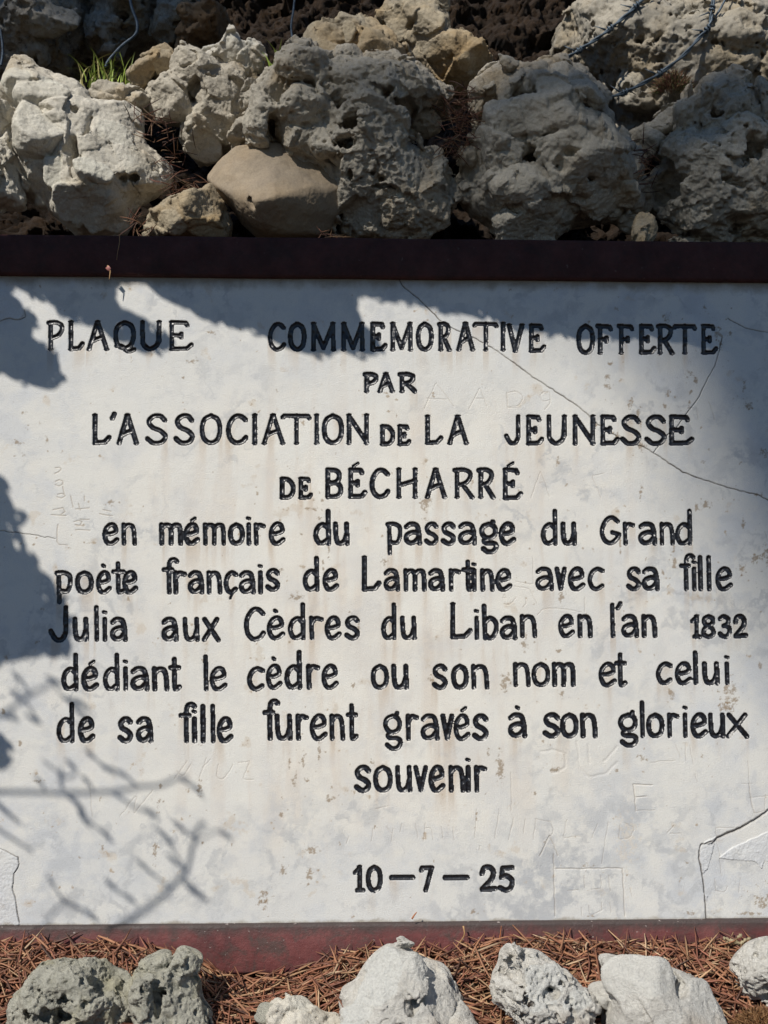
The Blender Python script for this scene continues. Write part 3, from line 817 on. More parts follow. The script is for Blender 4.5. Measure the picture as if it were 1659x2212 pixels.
# grey clouds low on the slab
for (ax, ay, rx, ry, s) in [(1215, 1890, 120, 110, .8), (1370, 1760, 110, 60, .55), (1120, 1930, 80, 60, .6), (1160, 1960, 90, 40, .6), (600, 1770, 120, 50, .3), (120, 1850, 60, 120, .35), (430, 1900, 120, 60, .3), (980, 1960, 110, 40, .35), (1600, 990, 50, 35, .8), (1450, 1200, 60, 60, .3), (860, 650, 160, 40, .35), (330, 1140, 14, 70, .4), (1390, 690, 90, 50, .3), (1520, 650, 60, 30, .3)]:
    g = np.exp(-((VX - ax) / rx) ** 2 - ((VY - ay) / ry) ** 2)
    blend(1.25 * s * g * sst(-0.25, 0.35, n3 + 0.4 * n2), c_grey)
fine_vein = fbm(pn + .03 * n2.ravel()[:, None], 20, 4, 76, .5, True).reshape(NZ, NX)
blend(.55 * sst(.70, .86, fine_vein) * sst(-.1, .4, n1 + .5 * edge), c_grey * .92)
STAIN = [
 (1504, 800, [(1025, 310, 25, 35), (1265, 255, 20, 15), (1130, 280, 14, 8), (1170, 670, 25, 25), (1205, 710, 15, 20), (1180, 785, 15, 20), (1170, 850, 14, 16), (1040, 785, 20, 25), (1080, 810, 10, 10), (1510, 750, 20, 35), (1540, 865, 28, 28), (805, 840, 34, 30), (1010, 865, 20, 20), (850, 910, 14, 30), (350, 1215, 20, 20), (1260, 1215, 15, 15), (870, 1400, 15, 40), (1350, 400, 25, 60), (1365, 480, 18, 40), (860, 970, 40, 20), (870, 1110, 30, 40), (720, 1050, 30, 24), (1000, 960, 40, 18), (590, 980, 20, 14), (1640, 1160, 30, 30), (665, 690, 26, 22), (660, 745, 26, 18), (680, 600, 20, 12), (1430, 260, 9, 9), (1425, 410, 12, 14)]),
 (1504, 1450, [(1280, 130, 38, 30), (1215, 150, 15, 25), (1505, 250, 15, 40), (1075, 490, 20, 45), (1070, 400, 12, 40), (1500, 530, 25, 30), (1650, 450, 36, 60), (145, 1000, 20, 50), (355, 1045, 20, 15), (1415, 1310, 50, 90), (1610, 1140, 20, 25), (905, 470, 15, 15), (740, 400, 8, 60), (1580, 470, 30, 40), (1005, 560, 10, 25), (375, 700, 25, 40), (1055, 1320, 24, 40), (380, 1310, 16, 40), (1600, 70, 40, 14)]),
 (750, 1450, [(1095, 130, 40, 55), (455, 110, 15, 15), (430, 60, 10, 8), (320, 315, 10, 8), (835, 490, 14, 35), (490, 420, 9, 60), (455, 520, 9, 60), (190, 535, 15, 22), (280, 710, 44, 30), (1125, 1220, 25, 30), (1590, 1230, 34, 60), (675, 885, 15, 25), (380, 160, 40, 14), (430, 220, 14, 14), (245, 990, 10, 10), (640, 1260, 24, 24), (625, 800, 12, 12)]),
 (750, 2100, [(430, 310, 12, 50), (330, 370, 16, 60), (280, 500, 18, 50), (345, 490, 15, 20), (245, 380, 8, 40), (385, 930, 55, 28), (365, 1080, 22, 60), (85, 1220, 34, 50), (500, 610, 30, 30), (1390, 1320, 36, 15), (1555, 430, 26, 100), (1485, 310, 15, 30), (205, 1050, 22, 40), (200, 710, 14, 30), (760, 390, 14, 20), (780, 790, 10, 14), (1400, 800, 8, 12), (1410, 720, 6, 30)]),
 (0, 2100, [(125, 280, 12, 34), (1000, 640, 22, 26), (965, 960, 14, 80), (1245, 550, 22, 60), (1640, 1240, 38, 50), (1000, 530, 14, 14), (60, 1390, 50, 14), (25, 1260, 20, 40), (225, 505, 34, 16), (1260, 885, 14, 16), (500, 980, 12, 12), (640, 920, 12, 20), (20, 60, 14, 50)]),
 (0, 800, [(110, 1095, 26, 20), (290, 1070, 10, 36), (150, 910, 26, 14), (175, 985, 8, 8), (1310, 410, 30, 20), (1200, 590, 30, 14), (1140, 690, 14, 8), (95, 1175, 14, 8), (245, 1195, 12, 6), (340, 20, 300, 40)]),
 (1504, 2100, [(1400, 40, 60, 40), (720, 445, 16, 16), (1630, 1250, 50, 50), (1175, 1330, 48, 16), (1540, 1330, 115, 12), (550, 1345, 34, 8), (330, 440, 34, 24), (880, 360, 36, 24), (205, 585, 14, 20), (540, 1030, 40, 12), (1160, 1015, 12, 6), (1250, 340, 10, 20), (780, 900, 70, 200)]),
 (0, 1450, [(680, 120, 30, 26), (740, 118, 10, 12), (210, 380, 16, 8), (800, 720, 10, 26)]),
]
for x0, y0, ls in STAIN:
    for (a, b, rx, ry) in ls:
        ax, ay = crop(x0, y0, a, b)
        rx, ry = rx / 2.88 * 1.15, ry / 2.88 * 1.15
        sl = (np.abs(VX - ax) < 3 * rx + 6) & (np.abs(VY - ay) < 3 * ry + 6)
        g = np.exp(-(((VX[sl] - ax) / rx) ** 2 + ((VY[sl] - ay) / ry) ** 2))
        big = rx > 18 and ry > 40
        m = sst(0.42, 0.78, 0.72 * g + 0.75 * spot3[sl]) * (0.3 if big else 0.75)
        cc = C[sl]
        C[sl] = cc * (1 - m[:, None]) + (c_brown if not big else c_cream * np.array([1, .9, .75])) * m[:, None]
blend(0.7 * sst(0.62, 0.8, spot + 0.35 * spot2), c_brown * 1.15)
blend(0.4 * sst(0.45, 0.7, spot2 + 0.4 * spot) , np.array([0.60, 0.50, 0.38]))
# runs of old paint and rust under the lettering
mask = (LID > 0).astype(float)
under = np.zeros_like(mask)
for k in range(1, 46):
    sh = np.zeros_like(mask); sh[:-k] = mask[k:]
    under = np.maximum(under, sh * (1 - k / 46))
blend(0.42 * under * sst(0.0, 0.5, runs) * (LID == 0), np.array([0.50, 0.37, 0.24]))
blend(0.85 * PATCH * (.8 + .6 * n3), np.array([0.66, 0.67, 0.68]))
# grime along the rails, with contact shade painted in below the upper one
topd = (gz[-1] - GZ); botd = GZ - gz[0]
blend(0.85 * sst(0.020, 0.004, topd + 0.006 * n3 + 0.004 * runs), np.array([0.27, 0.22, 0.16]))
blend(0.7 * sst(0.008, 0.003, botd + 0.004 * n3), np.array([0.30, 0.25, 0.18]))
blend(0.5 * SCR, np.array([0.36, 0.28, 0.19]))
blend(CRK * (0.75 + 0.5 * n3), np.array([0.10, 0.075, 0.055]))
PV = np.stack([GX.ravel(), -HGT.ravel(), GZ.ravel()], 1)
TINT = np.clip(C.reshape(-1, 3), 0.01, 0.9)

ii, jj = np.meshgrid(np.arange(NX - 1), np.arange(NZ - 1))
q0 = (jj * NX + ii).ravel()
QUADS = np.stack([q0, q0 + 1, q0 + NX + 1, q0 + NX], 1).astype(np.int32)
lid = LID.ravel()[QUADS]
cnt = (lid > 0).sum(1)
fl = np.where(cnt >= 3, lid.max(1), 0)


def sub(faces):
    u, inv = np.unique(faces, return_inverse=True)
    return u, inv.reshape(faces.shape)


plaque = tag(empty("memorial_plaque", (0, 0, Z_RBOT)), "veined white marble plaque with black carved French lettering, set between two dark red rails", "plaque")
u, f = sub(QUADS[fl == 0])
V0 = PV[u]
ext = []
for xa, xb in ((-XE, gx[0]), (gx[-1], XE)):
    n = len(V0) + sum(len(e[0]) for e in ext)
    xs = np.array([[xa, 0, gz[0]], [xb, 0, gz[0]], [xb, 0, gz[-1]], [xa, 0, gz[-1]]])
    ext.append((xs, np.array([[0, 1, 2, 3]]) + n))
nb = len(V0) + 8
bv, bf = box(-XE, XE, 0.006, 0.034, gz[0], gz[-1])
VV = np.vstack([V0, ext[0][0], ext[1][0], bv])
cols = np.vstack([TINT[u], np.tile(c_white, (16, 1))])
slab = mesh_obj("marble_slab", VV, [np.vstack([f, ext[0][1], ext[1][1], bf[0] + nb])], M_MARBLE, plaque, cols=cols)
for li in WORDS:
    u, f = sub(QUADS[fl == li])
    o = mesh_obj("engraved_word", PV[u], [f], M_PAINT, slab)
    o.location = (0, 0, 0)
slab.location = (0, 0, -Z_RBOT)

# plaque: rails, with a rolled front edge
def rail(z0, z1, proud, name, mat):
    prof = [(0.03, z0), (-proud + 0.004, z0), (-proud + 0.001, z0 + 0.001), (-proud, z0 + 0.004), (-proud, z1 - 0.004), (-proud + 0.001, z1 - 0.001), (-proud + 0.004, z1), (0.03, z1)]
    xs = np.linspace(-XE, XE, 160)
    V = []
    for x in xs:
        for y, z in prof:
            V.append((x, y, z))
    V = np.array(V)
    wv = perlin(V * np.array([14, 9, 9.0]), 3)
    V[:, 1] += 0.0008 * wv * (V[:, 1] < 0.02); V[:, 2] += 0.0007 * perlin(V * np.array([10, 1, 1.0]), 4)
    n = len(prof)
    i, j = np.meshgrid(np.arange(159), np.arange(n), indexing='ij')
    j2 = (j + 1) % n
    F = np.stack([i * n + j, (i + 1) * n + j, (i + 1) * n + j2, i * n + j2], -1).reshape(-1, 4)
    return mesh_obj(name, V, [F], mat, plaque, origin=np.array([0, 0, z0]))


rail(Z_BOT - (Z_BOT - Z_RBOT), Z_BOT + 0.0005, 0.007, "frame_rail", m_rail(Z_BOT - Z_RBOT))
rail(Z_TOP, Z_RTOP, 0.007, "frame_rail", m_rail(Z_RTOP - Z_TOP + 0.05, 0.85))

# ------------------------------------------------------------------ rocks
def cpoly(x0, y0, pts):
    p = np.array(pts, float)
    return np.stack(crop(x0, y0, p[:, 0], p[:, 1]), 1)


def seg_dist(X, Z, poly):
    n = len(poly)
    bd = np.full(X.shape, 1e9); bx = np.zeros(X.shape); bz = np.zeros(X.shape)
    for k in range(n):
        a = poly[k]; b = poly[(k + 1) % n]
        ab = b - a
        t = np.clip(((X - a[0]) * ab[0] + (Z - a[1]) * ab[1]) / ((ab ** 2).sum() + 1e-12), 0, 1)
        px, pz = a[0] + t * ab[0], a[1] + t * ab[1]
        d = np.hypot(X - px, Z - pz)
        m = d < bd
        bd = np.where(m, d, bd); bx = np.where(m, px, bx); bz = np.where(m, pz, bz)
    return bd, bx, bz


def vnormals(V, F):
    a = V[F[:, 2]] - V[F[:, 0]]; b = V[F[:, 3]] - V[F[:, 1]]
    fn = np.cross(a, b)
    n = np.zeros_like(V)
    for k in range(4):
        for c in range(3):
            n[:, c] += np.bincount(F[:, k], fn[:, c], len(V))
    return n / (np.linalg.norm(n, axis=1)[:, None] + 1e-12)


def surface_nets(G, org, h):
    """quads round the zero level of G (negative inside)"""
    nx, ny, nz = G.shape
    ins = G < 0
    c = np.zeros((nx - 1, ny - 1, nz - 1), np.int8)
    for dx in (0, 1):
        for dy in (0, 1):
            for dz in (0, 1):
                c += ins[dx:nx - 1 + dx, dy:ny - 1 + dy, dz:nz - 1 + dz]
    act = (c > 0) & (c < 8)
    ix = np.argwhere(act)
    idx = np.full(act.shape, -1, np.int64)
    idx[act] = np.arange(len(ix))
    acc = np.zeros((len(ix), 3)); cnt = np.zeros(len(ix))
    co = [(a, b, d) for a in (0, 1) for b in (0, 1) for d in (0, 1)]
    for p in co:
        for ax in range(3):
            if p[ax]: continue
            q = list(p); q[ax] = 1
            v0 = G[ix[:, 0] + p[0], ix[:, 1] + p[1], ix[:, 2] + p[2]]; v1 = G[ix[:, 0] + q[0], ix[:, 1] + q[1], ix[:, 2] + q[2]]
            m = (v0 < 0) != (v1 < 0)
            t = v0[m] / (v0[m] - v1[m])
            pt = np.tile(np.array(p, float), (m.sum(), 1)); pt[:, ax] += t
            acc[m] += pt; cnt[m] += 1
    V = org + h * (ix + acc / cnt[:, None])
    Q = []
    for ax in range(3):
        sl0 = [slice(None)] * 3; sl1 = [slice(None)] * 3
        sl0[ax] = slice(0, -1); sl1[ax] = slice(1, None)
        a, b = ins[tuple(sl0)], ins[tuple(sl1)]
        e = np.argwhere(a != b)
        u, w_ = [(1, 2), (2, 0), (0, 1)][ax]
        ok = (e[:, u] > 0) & (e[:, w_] > 0) & (e[:, u] < G.shape[u] - 1) & (e[:, w_] < G.shape[w_] - 1)
        e = e[ok]
        def cell(du, dw):
            k = e.copy(); k[:, u] += du; k[:, w_] += dw
            return idx[k[:, 0], k[:, 1], k[:, 2]]
        q = np.stack([cell(-1, -1), cell(0, -1), cell(0, 0), cell(-1, 0)], 1)
        flip = ~a[e[:, 0], e[:, 1], e[:, 2]]
        q[flip] = q[flip][:, ::-1]
        Q.append(q)
    return V, np.vstack(Q)


def coarse(X, Y, Z, fn, step):
    """fn evaluated on every step-th point of the grid and interpolated"""
    def ax(A):
        a = A[::step]
        return a if a[-1] >= A[-1] else np.r_[a, a[-1] + (a[1] - a[0])]
    cx, cy, cz = ax(X), ax(Y), ax(Z)
    P = np.stack([g.ravel() for g in np.meshgrid(cx, cy, cz, indexing='ij')], 1)
    A = fn(P).reshape(len(cx), len(cy), len(cz)).astype(np.float32)
    for axis, (full, c) in enumerate(((X, cx), (Y, cy), (Z, cz))):
        k = np.clip(((full - c[0]) / (c[1] - c[0])).astype(int), 0, len(c) - 2)
        t = ((full - c[k]) / (c[1] - c[0])).astype(np.float32)
        sh = [1, 1, 1]; sh[axis] = -1
        t = t.reshape(sh)
        A = np.take(A, k, axis) * (1 - t) + np.take(A, k + 1, axis) * t
    return A


def smin(a, b, k):
    h = np.clip(0.5 + 0.5 * (b - a) / k, 0, 1)
    return b * (1 - h) + a * h - k * h * (1 - h)


def smax(a, b, k):
    return -smin(-a, -b, k)


def rock(name, label, poly, Y, T, mat, lumps=(), pits=(), pebble=0.0, pebf=28, pores=0.0, poref=70, rough=1.0, seed=1,
         cell=0.0015, rnd=.5, facet=0.006, facf=16, back=0.75, cat="rock", group=None, cuts=8, soft=.0025, cutd=.016, box=2.4):
    """A stone grown as an implicit solid: the traced outline swollen to its thickness, knobs and hollows set in it where the
    photograph has them, broken by planes, roughened, then meshed evenly all round.
    poly, lumps and pits in view coordinates; lumps (x, y, rx, ry, amp[, power]); pits (x, y, rx, ry, depth)"""
    rg = np.random.default_rng(seed)
    P = np.asarray(poly, float)
    for _ in range(2):
        Q = np.roll(P, -1, 0)
        P = np.stack([0.82 * P + 0.18 * Q, 0.18 * P + 0.82 * Q], 1).reshape(-1, 2)
    W = unp(P[:, 0], P[:, 1], Y)[:, [0, 2]]
    pad = .020
    gx_ = np.arange(W[:, 0].min() - pad, W[:, 0].max() + pad, cell)
    gz_ = np.arange(W[:, 1].min() - pad, W[:, 1].max() + pad, cell)
    gy_ = np.arange(Y - T * 1.35 - pad - .008, Y + T * back + pad, cell)
    X2, Z2 = np.meshgrid(gx_, gz_, indexing='ij')
    ins = inpoly(X2, Z2, [tuple(q) for q in W])
    d, _, _ = seg_dist(X2, Z2, W)
    d = np.where(ins, d, -d)
    Rr = max(d.max() * 0.8, 1e-3)
    u1 = np.clip(1 - d / Rr, 0, None)
    dy = gy_ - Y
    # an uneven thickness
    th = coarse(gx_, Y + np.arange(12) * cell, gz_, lambda p: 1 + rnd * 1.1 * fbm(p, 9, 2, seed + 5), 5)[:, :1, :]
    fy = np.where(dy < 0, -dy / T, dy / (T * back)).reshape(1, -1, 1)
    fy = np.where(dy.reshape(1, -1, 1) < 0, fy / th, fy)
    sc = min(Rr, T)
    F = ((u1[:, None, :] ** box + fy ** box) ** (1 / box) - 1).astype(np.float32) * sc
    ysurf = Y - T * np.clip(1 - u1 ** box, 0, 1) ** (1 / box) * th[:, 0, :]
    # warped coordinates, so that knobs and hollows are not round
    wp = [coarse(gx_, gy_, gz_, lambda p, k=k: 0.011 * fbm(p + 2.0, 24, 2, seed + 21 + k), 4) for k in range(3)]
    GXr, GYr, GZr = gx_.reshape(-1, 1, 1), gy_.reshape(1, -1, 1), gz_.reshape(1, 1, -1)

    def place(L):
        c = unp(float(L[0]), float(L[1]), Y - T * .7)
        i = int(np.clip((c[0] - gx_[0]) / cell, 0, len(gx_) - 1)); k = int(np.clip((c[2] - gz_[0]) / cell, 0, len(gz_) - 1))
        s = (Y - T * .7 - CAM[1]) / FV
        return c[0], ysurf[i, k], c[2], L[2] * s, L[3] * s

    def window(cx, cy, cz, rx, ry, rz):
        m = .024
        a = [max(0, int((c - r_ - m - g[0]) / cell)) for c, r_, g in ((cx, rx, gx_), (cy, ry, gy_), (cz, rz, gz_))]
        b = [int((c + r_ + m - g[0]) / cell) + 2 for c, r_, g in ((cx, rx, gx_), (cy, ry, gy_), (cz, rz, gz_))]
        return tuple(slice(p, q) for p, q in zip(a, b))

    def ell(sl, cx, cy, cz, rx, ry, rz, pw):
        ex = (GXr[sl[0]] + wp[0][sl] - cx) / rx; ey = (GYr[:, sl[1]] + wp[1][sl] - cy) / ry; ez = (GZr[:, :, sl[2]] + wp[2][sl] - cz) / rz
        n = (np.abs(ex) ** pw + np.abs(ey) ** pw + np.abs(ez) ** pw) ** (1 / pw)
        return (n - 1) * min(rx, ry, rz)
    LM = np.zeros(F.shape, np.float32)
    for L in lumps:
        cx, cy, cz, rx, rz = place(L)
        amp = L[4] * 1.0
        ry = max(amp * 1.5, .55 * min(rx, rz))
        cy = cy + ry - amp
        sl = window(cx, cy, cz, rx, ry, rz)
        if F[sl].size == 0: continue
        sharp = len(L) > 5 and L[5] < .5
        e = ell(sl, cx, cy, cz, rx, ry, rz, 3.5 if sharp else 2.2)
        if sharp or rg.random() < .5:
            n = np.array([rg.normal(0, .6), -1, rg.normal(0.2, .6)]); n /= np.linalg.norm(n)
            sup = math.sqrt((n[0] * rx) ** 2 + (n[1] * ry) ** 2 + (n[2] * rz) ** 2)
            pl = (GXr[sl[0]] - cx) * n[0] + (GYr[:, sl[1]] - cy) * n[1] + (GZr[:, :, sl[2]] - cz) * n[2] - sup * rg.uniform(.55, .8)
            e = smax(e, pl, soft)
        LM[sl] = np.where(e < F[sl] - .001, np.float32(rg.uniform(.25, 1)), LM[sl])
        F[sl] = smin(F[sl], e, .0035)
    # broken faces
    pts = np.stack([X2[ins], ysurf[ins], Z2[ins]], 1)[::7]
    for k in range(cuts):
        n = np.array([rg.normal(0, .75), -rg.uniform(.5, 1.1), rg.normal(0, .75)]); n /= np.linalg.norm(n)
        off = np.quantile(pts @ n, .985) - rg.uniform(.15, 1) * cutd
        pl = (GXr * n[0] + GYr * n[1] + GZr * n[2] - off + .45 * wp[k % 3]).astype(np.float32)
        F = smax(F, pl, soft)
    for L in pits:
        cx, cy, cz, rx, rz = place(L)
        ry = L[4] * 1.4
        col = F[int(np.clip((cx - gx_[0]) / cell, 0, len(gx_) - 1)), :, int(np.clip((cz - gz_[0]) / cell, 0, len(gz_) - 1))]
        if (col < 0).any():
            cy = gy_[np.argmax(col < 0)]
        sl = window(cx, cy, cz, rx, ry, rz)
        if F[sl].size == 0: continue
        F[sl] = smax(F[sl], -ell(sl, cx, cy, cz, rx, ry, rz, 2.0), .0025)
    F += rough * coarse(gx_, gy_, gz_, lambda p: 0.008 * fbm(p, 15, 3, seed + 31), 4)
    F -= .002
    band = (np.abs(F) < .011) & (gy_ < Y + T * .3).reshape(1, -1, 1)
    bi = np.argwhere(band)
    p = np.stack([gx_[bi[:, 0]], gy_[bi[:, 1]], gz_[bi[:, 2]]], 1) + 5 + seed * .731
    f = F[band].astype(float)
    pw = p + np.stack([wp[k][band] for k in range(3)], 1) * .6
    lm = LM[band]
    rough_ = rough * (1 - .6 * (lm > 0)); facet_ = facet * (1 - .75 * (lm > 0))
    f += rough_ * (.0034 * fbm(pw, 42, 3, seed + 9, .55) - .0024 * (fbm(pw, 60, 2, seed + 10, .5, True) - .4))
    if pebble:
        f1, f2, idv = worley(pw, pebf, seed + 3)
        f -= pebble * (1 - .8 * (lm > 0)) * (np.sqrt(np.clip(1 - (f1 / .68) ** 2, 0, 1)) * (.2 + 1.1 * idv) - .4)
    if facet:
        a, e = facets(pw, facf, seed + 6)
        f -= facet_ * a - .1 * facet_ * sst(.07, 0, e)
        a, e = facets(pw + .013, facf * 2.7, seed + 16)
        f -= .28 * facet_ * a
    if pores:
        f1, f2, idv = worley(pw, poref, seed + 7)
        f += pores * 1.25 * sst(.66 * (.3 + .8 * idv), .15, f1)
    F[band] = f
    for a in (0, 2):
        np.moveaxis(F, a, 0)[0] = .002; np.moveaxis(F, a, 0)[-1] = .002
    F[:, 0] = .002; F[:, -1] = .002
    V, A = surface_nets(F, np.array([gx_[0], gy_[0], gz_[0]]), cell)
    gi = np.clip(((V - np.array([gx_[0], gy_[0], gz_[0]])) / cell + .5).astype(int), 0, np.array(F.shape) - 1)
    clast = LM[gi[:, 0], gi[:, 1], gi[:, 2]]
    nrm = vnormals(V, A)
    if nrm[:, 1].dot(V[:, 1] - Y) < 0:
        A = A[:, ::-1]; nrm = -nrm
    # keep the largest body: crumbs cut loose are dropped
    par = np.arange(len(V))
    ed = np.vstack([A[:, [0, 1]], A[:, [1, 2]], A[:, [2, 3]], A[:, [3, 0]]])
    while True:
        lo = np.minimum(par[ed[:, 0]], par[ed[:, 1]])
        new = par.copy()
        np.minimum.at(new, ed[:, 0], lo); np.minimum.at(new, ed[:, 1], lo)
        new = new[new]
        if (new == par).all(): break
        par = new
    main = np.bincount(par).argmax()
    keep = par == main
    A = A[keep[A].all(1)]
    mp_ = np.cumsum(keep) - 1
    V, nrm, A, clast = V[keep], nrm[keep], mp_[A], clast[keep]
    q = V + 5 + seed * .731
    fr = V[:, 1] < Y + T * .25
    dd = np.zeros(len(V))
    qf = q[fr]
    d2 = .0015 * rough * fbm(qf, 165, 3, seed + 12, .65) + .0009 * rough * (fbm(qf, 310, 2, seed + 13, .6, True) - .4)
    if pores:
        f1, f2, idv = worley(qf, poref * 2.6, seed + 8)
        d2 -= .4 * pores * sst(.62 * (.3 + .8 * idv), .15, f1)
    dd[fr] = d2
    V = V + nrm * dd[:, None]
    org = np.array([V[:, 0].mean(), Y, V[:, 2].min()])
    o = mesh_obj(name, V, [A], mat, origin=org, attrs={"clast": clast})
    return tag(o, label, cat, group)


G_TOP = "rocks laid along the top of the plaque"
G_BACK = "boulders on the bank behind"
G_LOW = "rocks in the needle litter under the plaque"
A1 = (0, 0); A2 = (750, 0); A3 = (1504, 0)


def cl(o, items):
    """lumps or pits given in crop pixels"""
    out = []
    for it in items:
        x, y = crop(o[0], o[1], it[0], it[1])
        out.append((float(x), float(y), it[2] / 2.88, it[3] / 2.88) + tuple(it[4:]))
    return out


rock("rock", "narrow pale rock cut off by the left edge of the photo", [(0, 243), (21, 243), (38, 264), (42, 295), (31, 323), (38, 347), (35, 399), (52, 444), (28, 451), (-70, 448), (-100, 350), (-80, 250)],
     0.06, .05, M_PALE, lumps=cl(A1, [(40, 860, 70, 80, .02), (30, 1100, 60, 130, .02)]), pebble=.008, seed=3, group=G_TOP)
rock("rock", "big pale lumpy rock with a smooth round stone set in it, left above the rail", cpoly(0, 0, [(-30, 700), (0, 640), (30, 540), (60, 440), (110, 400), (190, 395), (240, 440), (330, 480), (440, 510), (540, 590), (570, 670), (690, 690), (840, 670), (880, 720), (870, 830), (900, 940), (1060, 1020), (1070, 1080), (1010, 1160), (900, 1220), (800, 1270), (790, 1450), (700, 1460), (560, 1440), (530, 1475), (440, 1410), (350, 1360), (260, 1250), (180, 1230), (180, 1170), (100, 1050), (130, 940), (150, 850), (110, 780), (20, 740)]),
     0.095, .065, M_PALE, lumps=cl(A1, [(270, 830, 160, 190, .034, .55), (250, 610, 150, 80, .02), (110, 520, 90, 120, .014), (610, 1100, 120, 85, .022, .4), (720, 830, 170, 130, .018), (740, 720, 140, 60, .014), (880, 1000, 190, 120, .02), (380, 1100, 80, 90, .016, .4), (470, 1270, 110, 90, .016, .4), (220, 1190, 60, 60, .014), (640, 1330, 150, 120, .016), (330, 500, 60, 40, .012), (820, 900, 90, 60, .01)]),
     pits=cl(A1, [(470, 970, 70, 110, .022), (560, 850, 40, 120, .014), (850, 1110, 60, 50, .014), (480, 720, 50, 40, .01), (300, 1070, 60, 40, .012), (760, 1130, 30, 40, .008)]), pebble=.004, pebf=34, facet=.003, rough=.8, seed=11, rnd=.5, group=G_TOP)
rock("rock", "dark grey pitted rock with a hanging lobe, behind a gap full of needles", cpoly(0, 0, [(920, 660), (900, 600), (960, 540), (1040, 470), (1100, 400), (1170, 355), (1240, 380), (1280, 440), (1350, 420), (1430, 430), (1500, 500), (1540, 600), (1520, 700), (1530, 780), (1440, 880), (1370, 900), (1340, 970), (1250, 1005), (1180, 970), (1140, 900), (1170, 830), (1220, 790), (1230, 720), (1150, 720), (1000, 730), (940, 700)]),
     .15, .06, M_GREY, lumps=cl(A1, [(1050, 600, 140, 120, .02), (1400, 560, 120, 110, .018), (1250, 880, 100, 90, .02), (1160, 410, 70, 60, .015), (1350, 760, 90, 70, .012)]), pits=cl(A1, [(1210, 600, 40, 110, .03), (1320, 660, 50, 20, .012), (1150, 520, 30, 30, .01)]), pebble=.005, facet=.006, seed=21, group=G_TOP)
rock("rock", "small pointed grey rock on top of the dark pitted rock", cpoly(0, 0, [(1220, 370), (1300, 310), (1370, 310), (1410, 260), (1440, 210), (1490, 200), (1560, 250), (1600, 330), (1640, 430), (1600, 480), (1450, 470), (1350, 450), (1270, 440)]),
     .16, .05, M_PALE, lumps=cl(A1, [(1480, 320, 110, 110, .018, .4)]), facet=.008, facf=22, seed=31, group=G_TOP)
rock("rock", "small warm beige rock catching the sun beside the grass tuft", cpoly(0, 0, [(795, 490), (850, 450), (920, 440), (950, 370), (1000, 310), (1050, 330), (1100, 390), (1090, 430), (1030, 490), (960, 560), (880, 590), (810, 560)]),
     .15, .04, M_WARM, lumps=cl(A1, [(1000, 390, 70, 70, .014, .4), (870, 500, 70, 50, .012)]), facet=.008, facf=22, seed=41, group=G_TOP)
rock("rock", "low grey stone sunk in the gap beneath the grass tuft", cpoly(0, 0, [(560, 640), (640, 600), (760, 595), (880, 590), (960, 600), (980, 650), (900, 700), (700, 700), (600, 690)]),
     .12, .035, M_GREY, pebble=.004, seed=45, group=G_TOP)
rock("rock", "small rounded tan stone beside the second, smaller grass tuft", cpoly(0, 0, [(1450, 470), (1550, 455), (1640, 490), (1670, 560), (1600, 610), (1500, 590), (1450, 530)]), .15, .035, M_WARM, seed=51, group=G_TOP)
rock("rock", "small brown rock low on the rail, in the gap below the dark pitted rock", cpoly(0, 0, [(905, 1440), (940, 1340), (1050, 1270), (1110, 1210), (1240, 1165), (1330, 1210), (1400, 1290), (1440, 1380), (1400, 1460), (1300, 1490), (1130, 1490), (1000, 1460)]),
     .075, .045, M_WARM, lumps=cl(A1, [(1250, 1290, 130, 90, .018), (1080, 1370, 90, 80, .012), (1270, 1420, 120, 50, .012)]), pebble=.006, seed=61, group=G_TOP)
rock("rock", "smooth beige block with a broad flat face, low beside the tall porous rock", [(448, 378), (470, 350), (505, 330), (545, 318), (612, 318), (660, 340), (735, 380), (742, 430), (725, 470), (705, 500), (650, 512), (605, 522), (560, 505), (525, 475), (500, 440), (470, 410)],
     .085, .06, M_SMOOTH, lumps=[(560, 370, 80, 50, .014, .5), (660, 460, 70, 60, .012)], pits=[(545, 445, 16, 22, .006)], rough=.35, rnd=.6, facet=0, cuts=7, cutd=.03, soft=.004, box=3.0, seed=71, group=G_TOP)
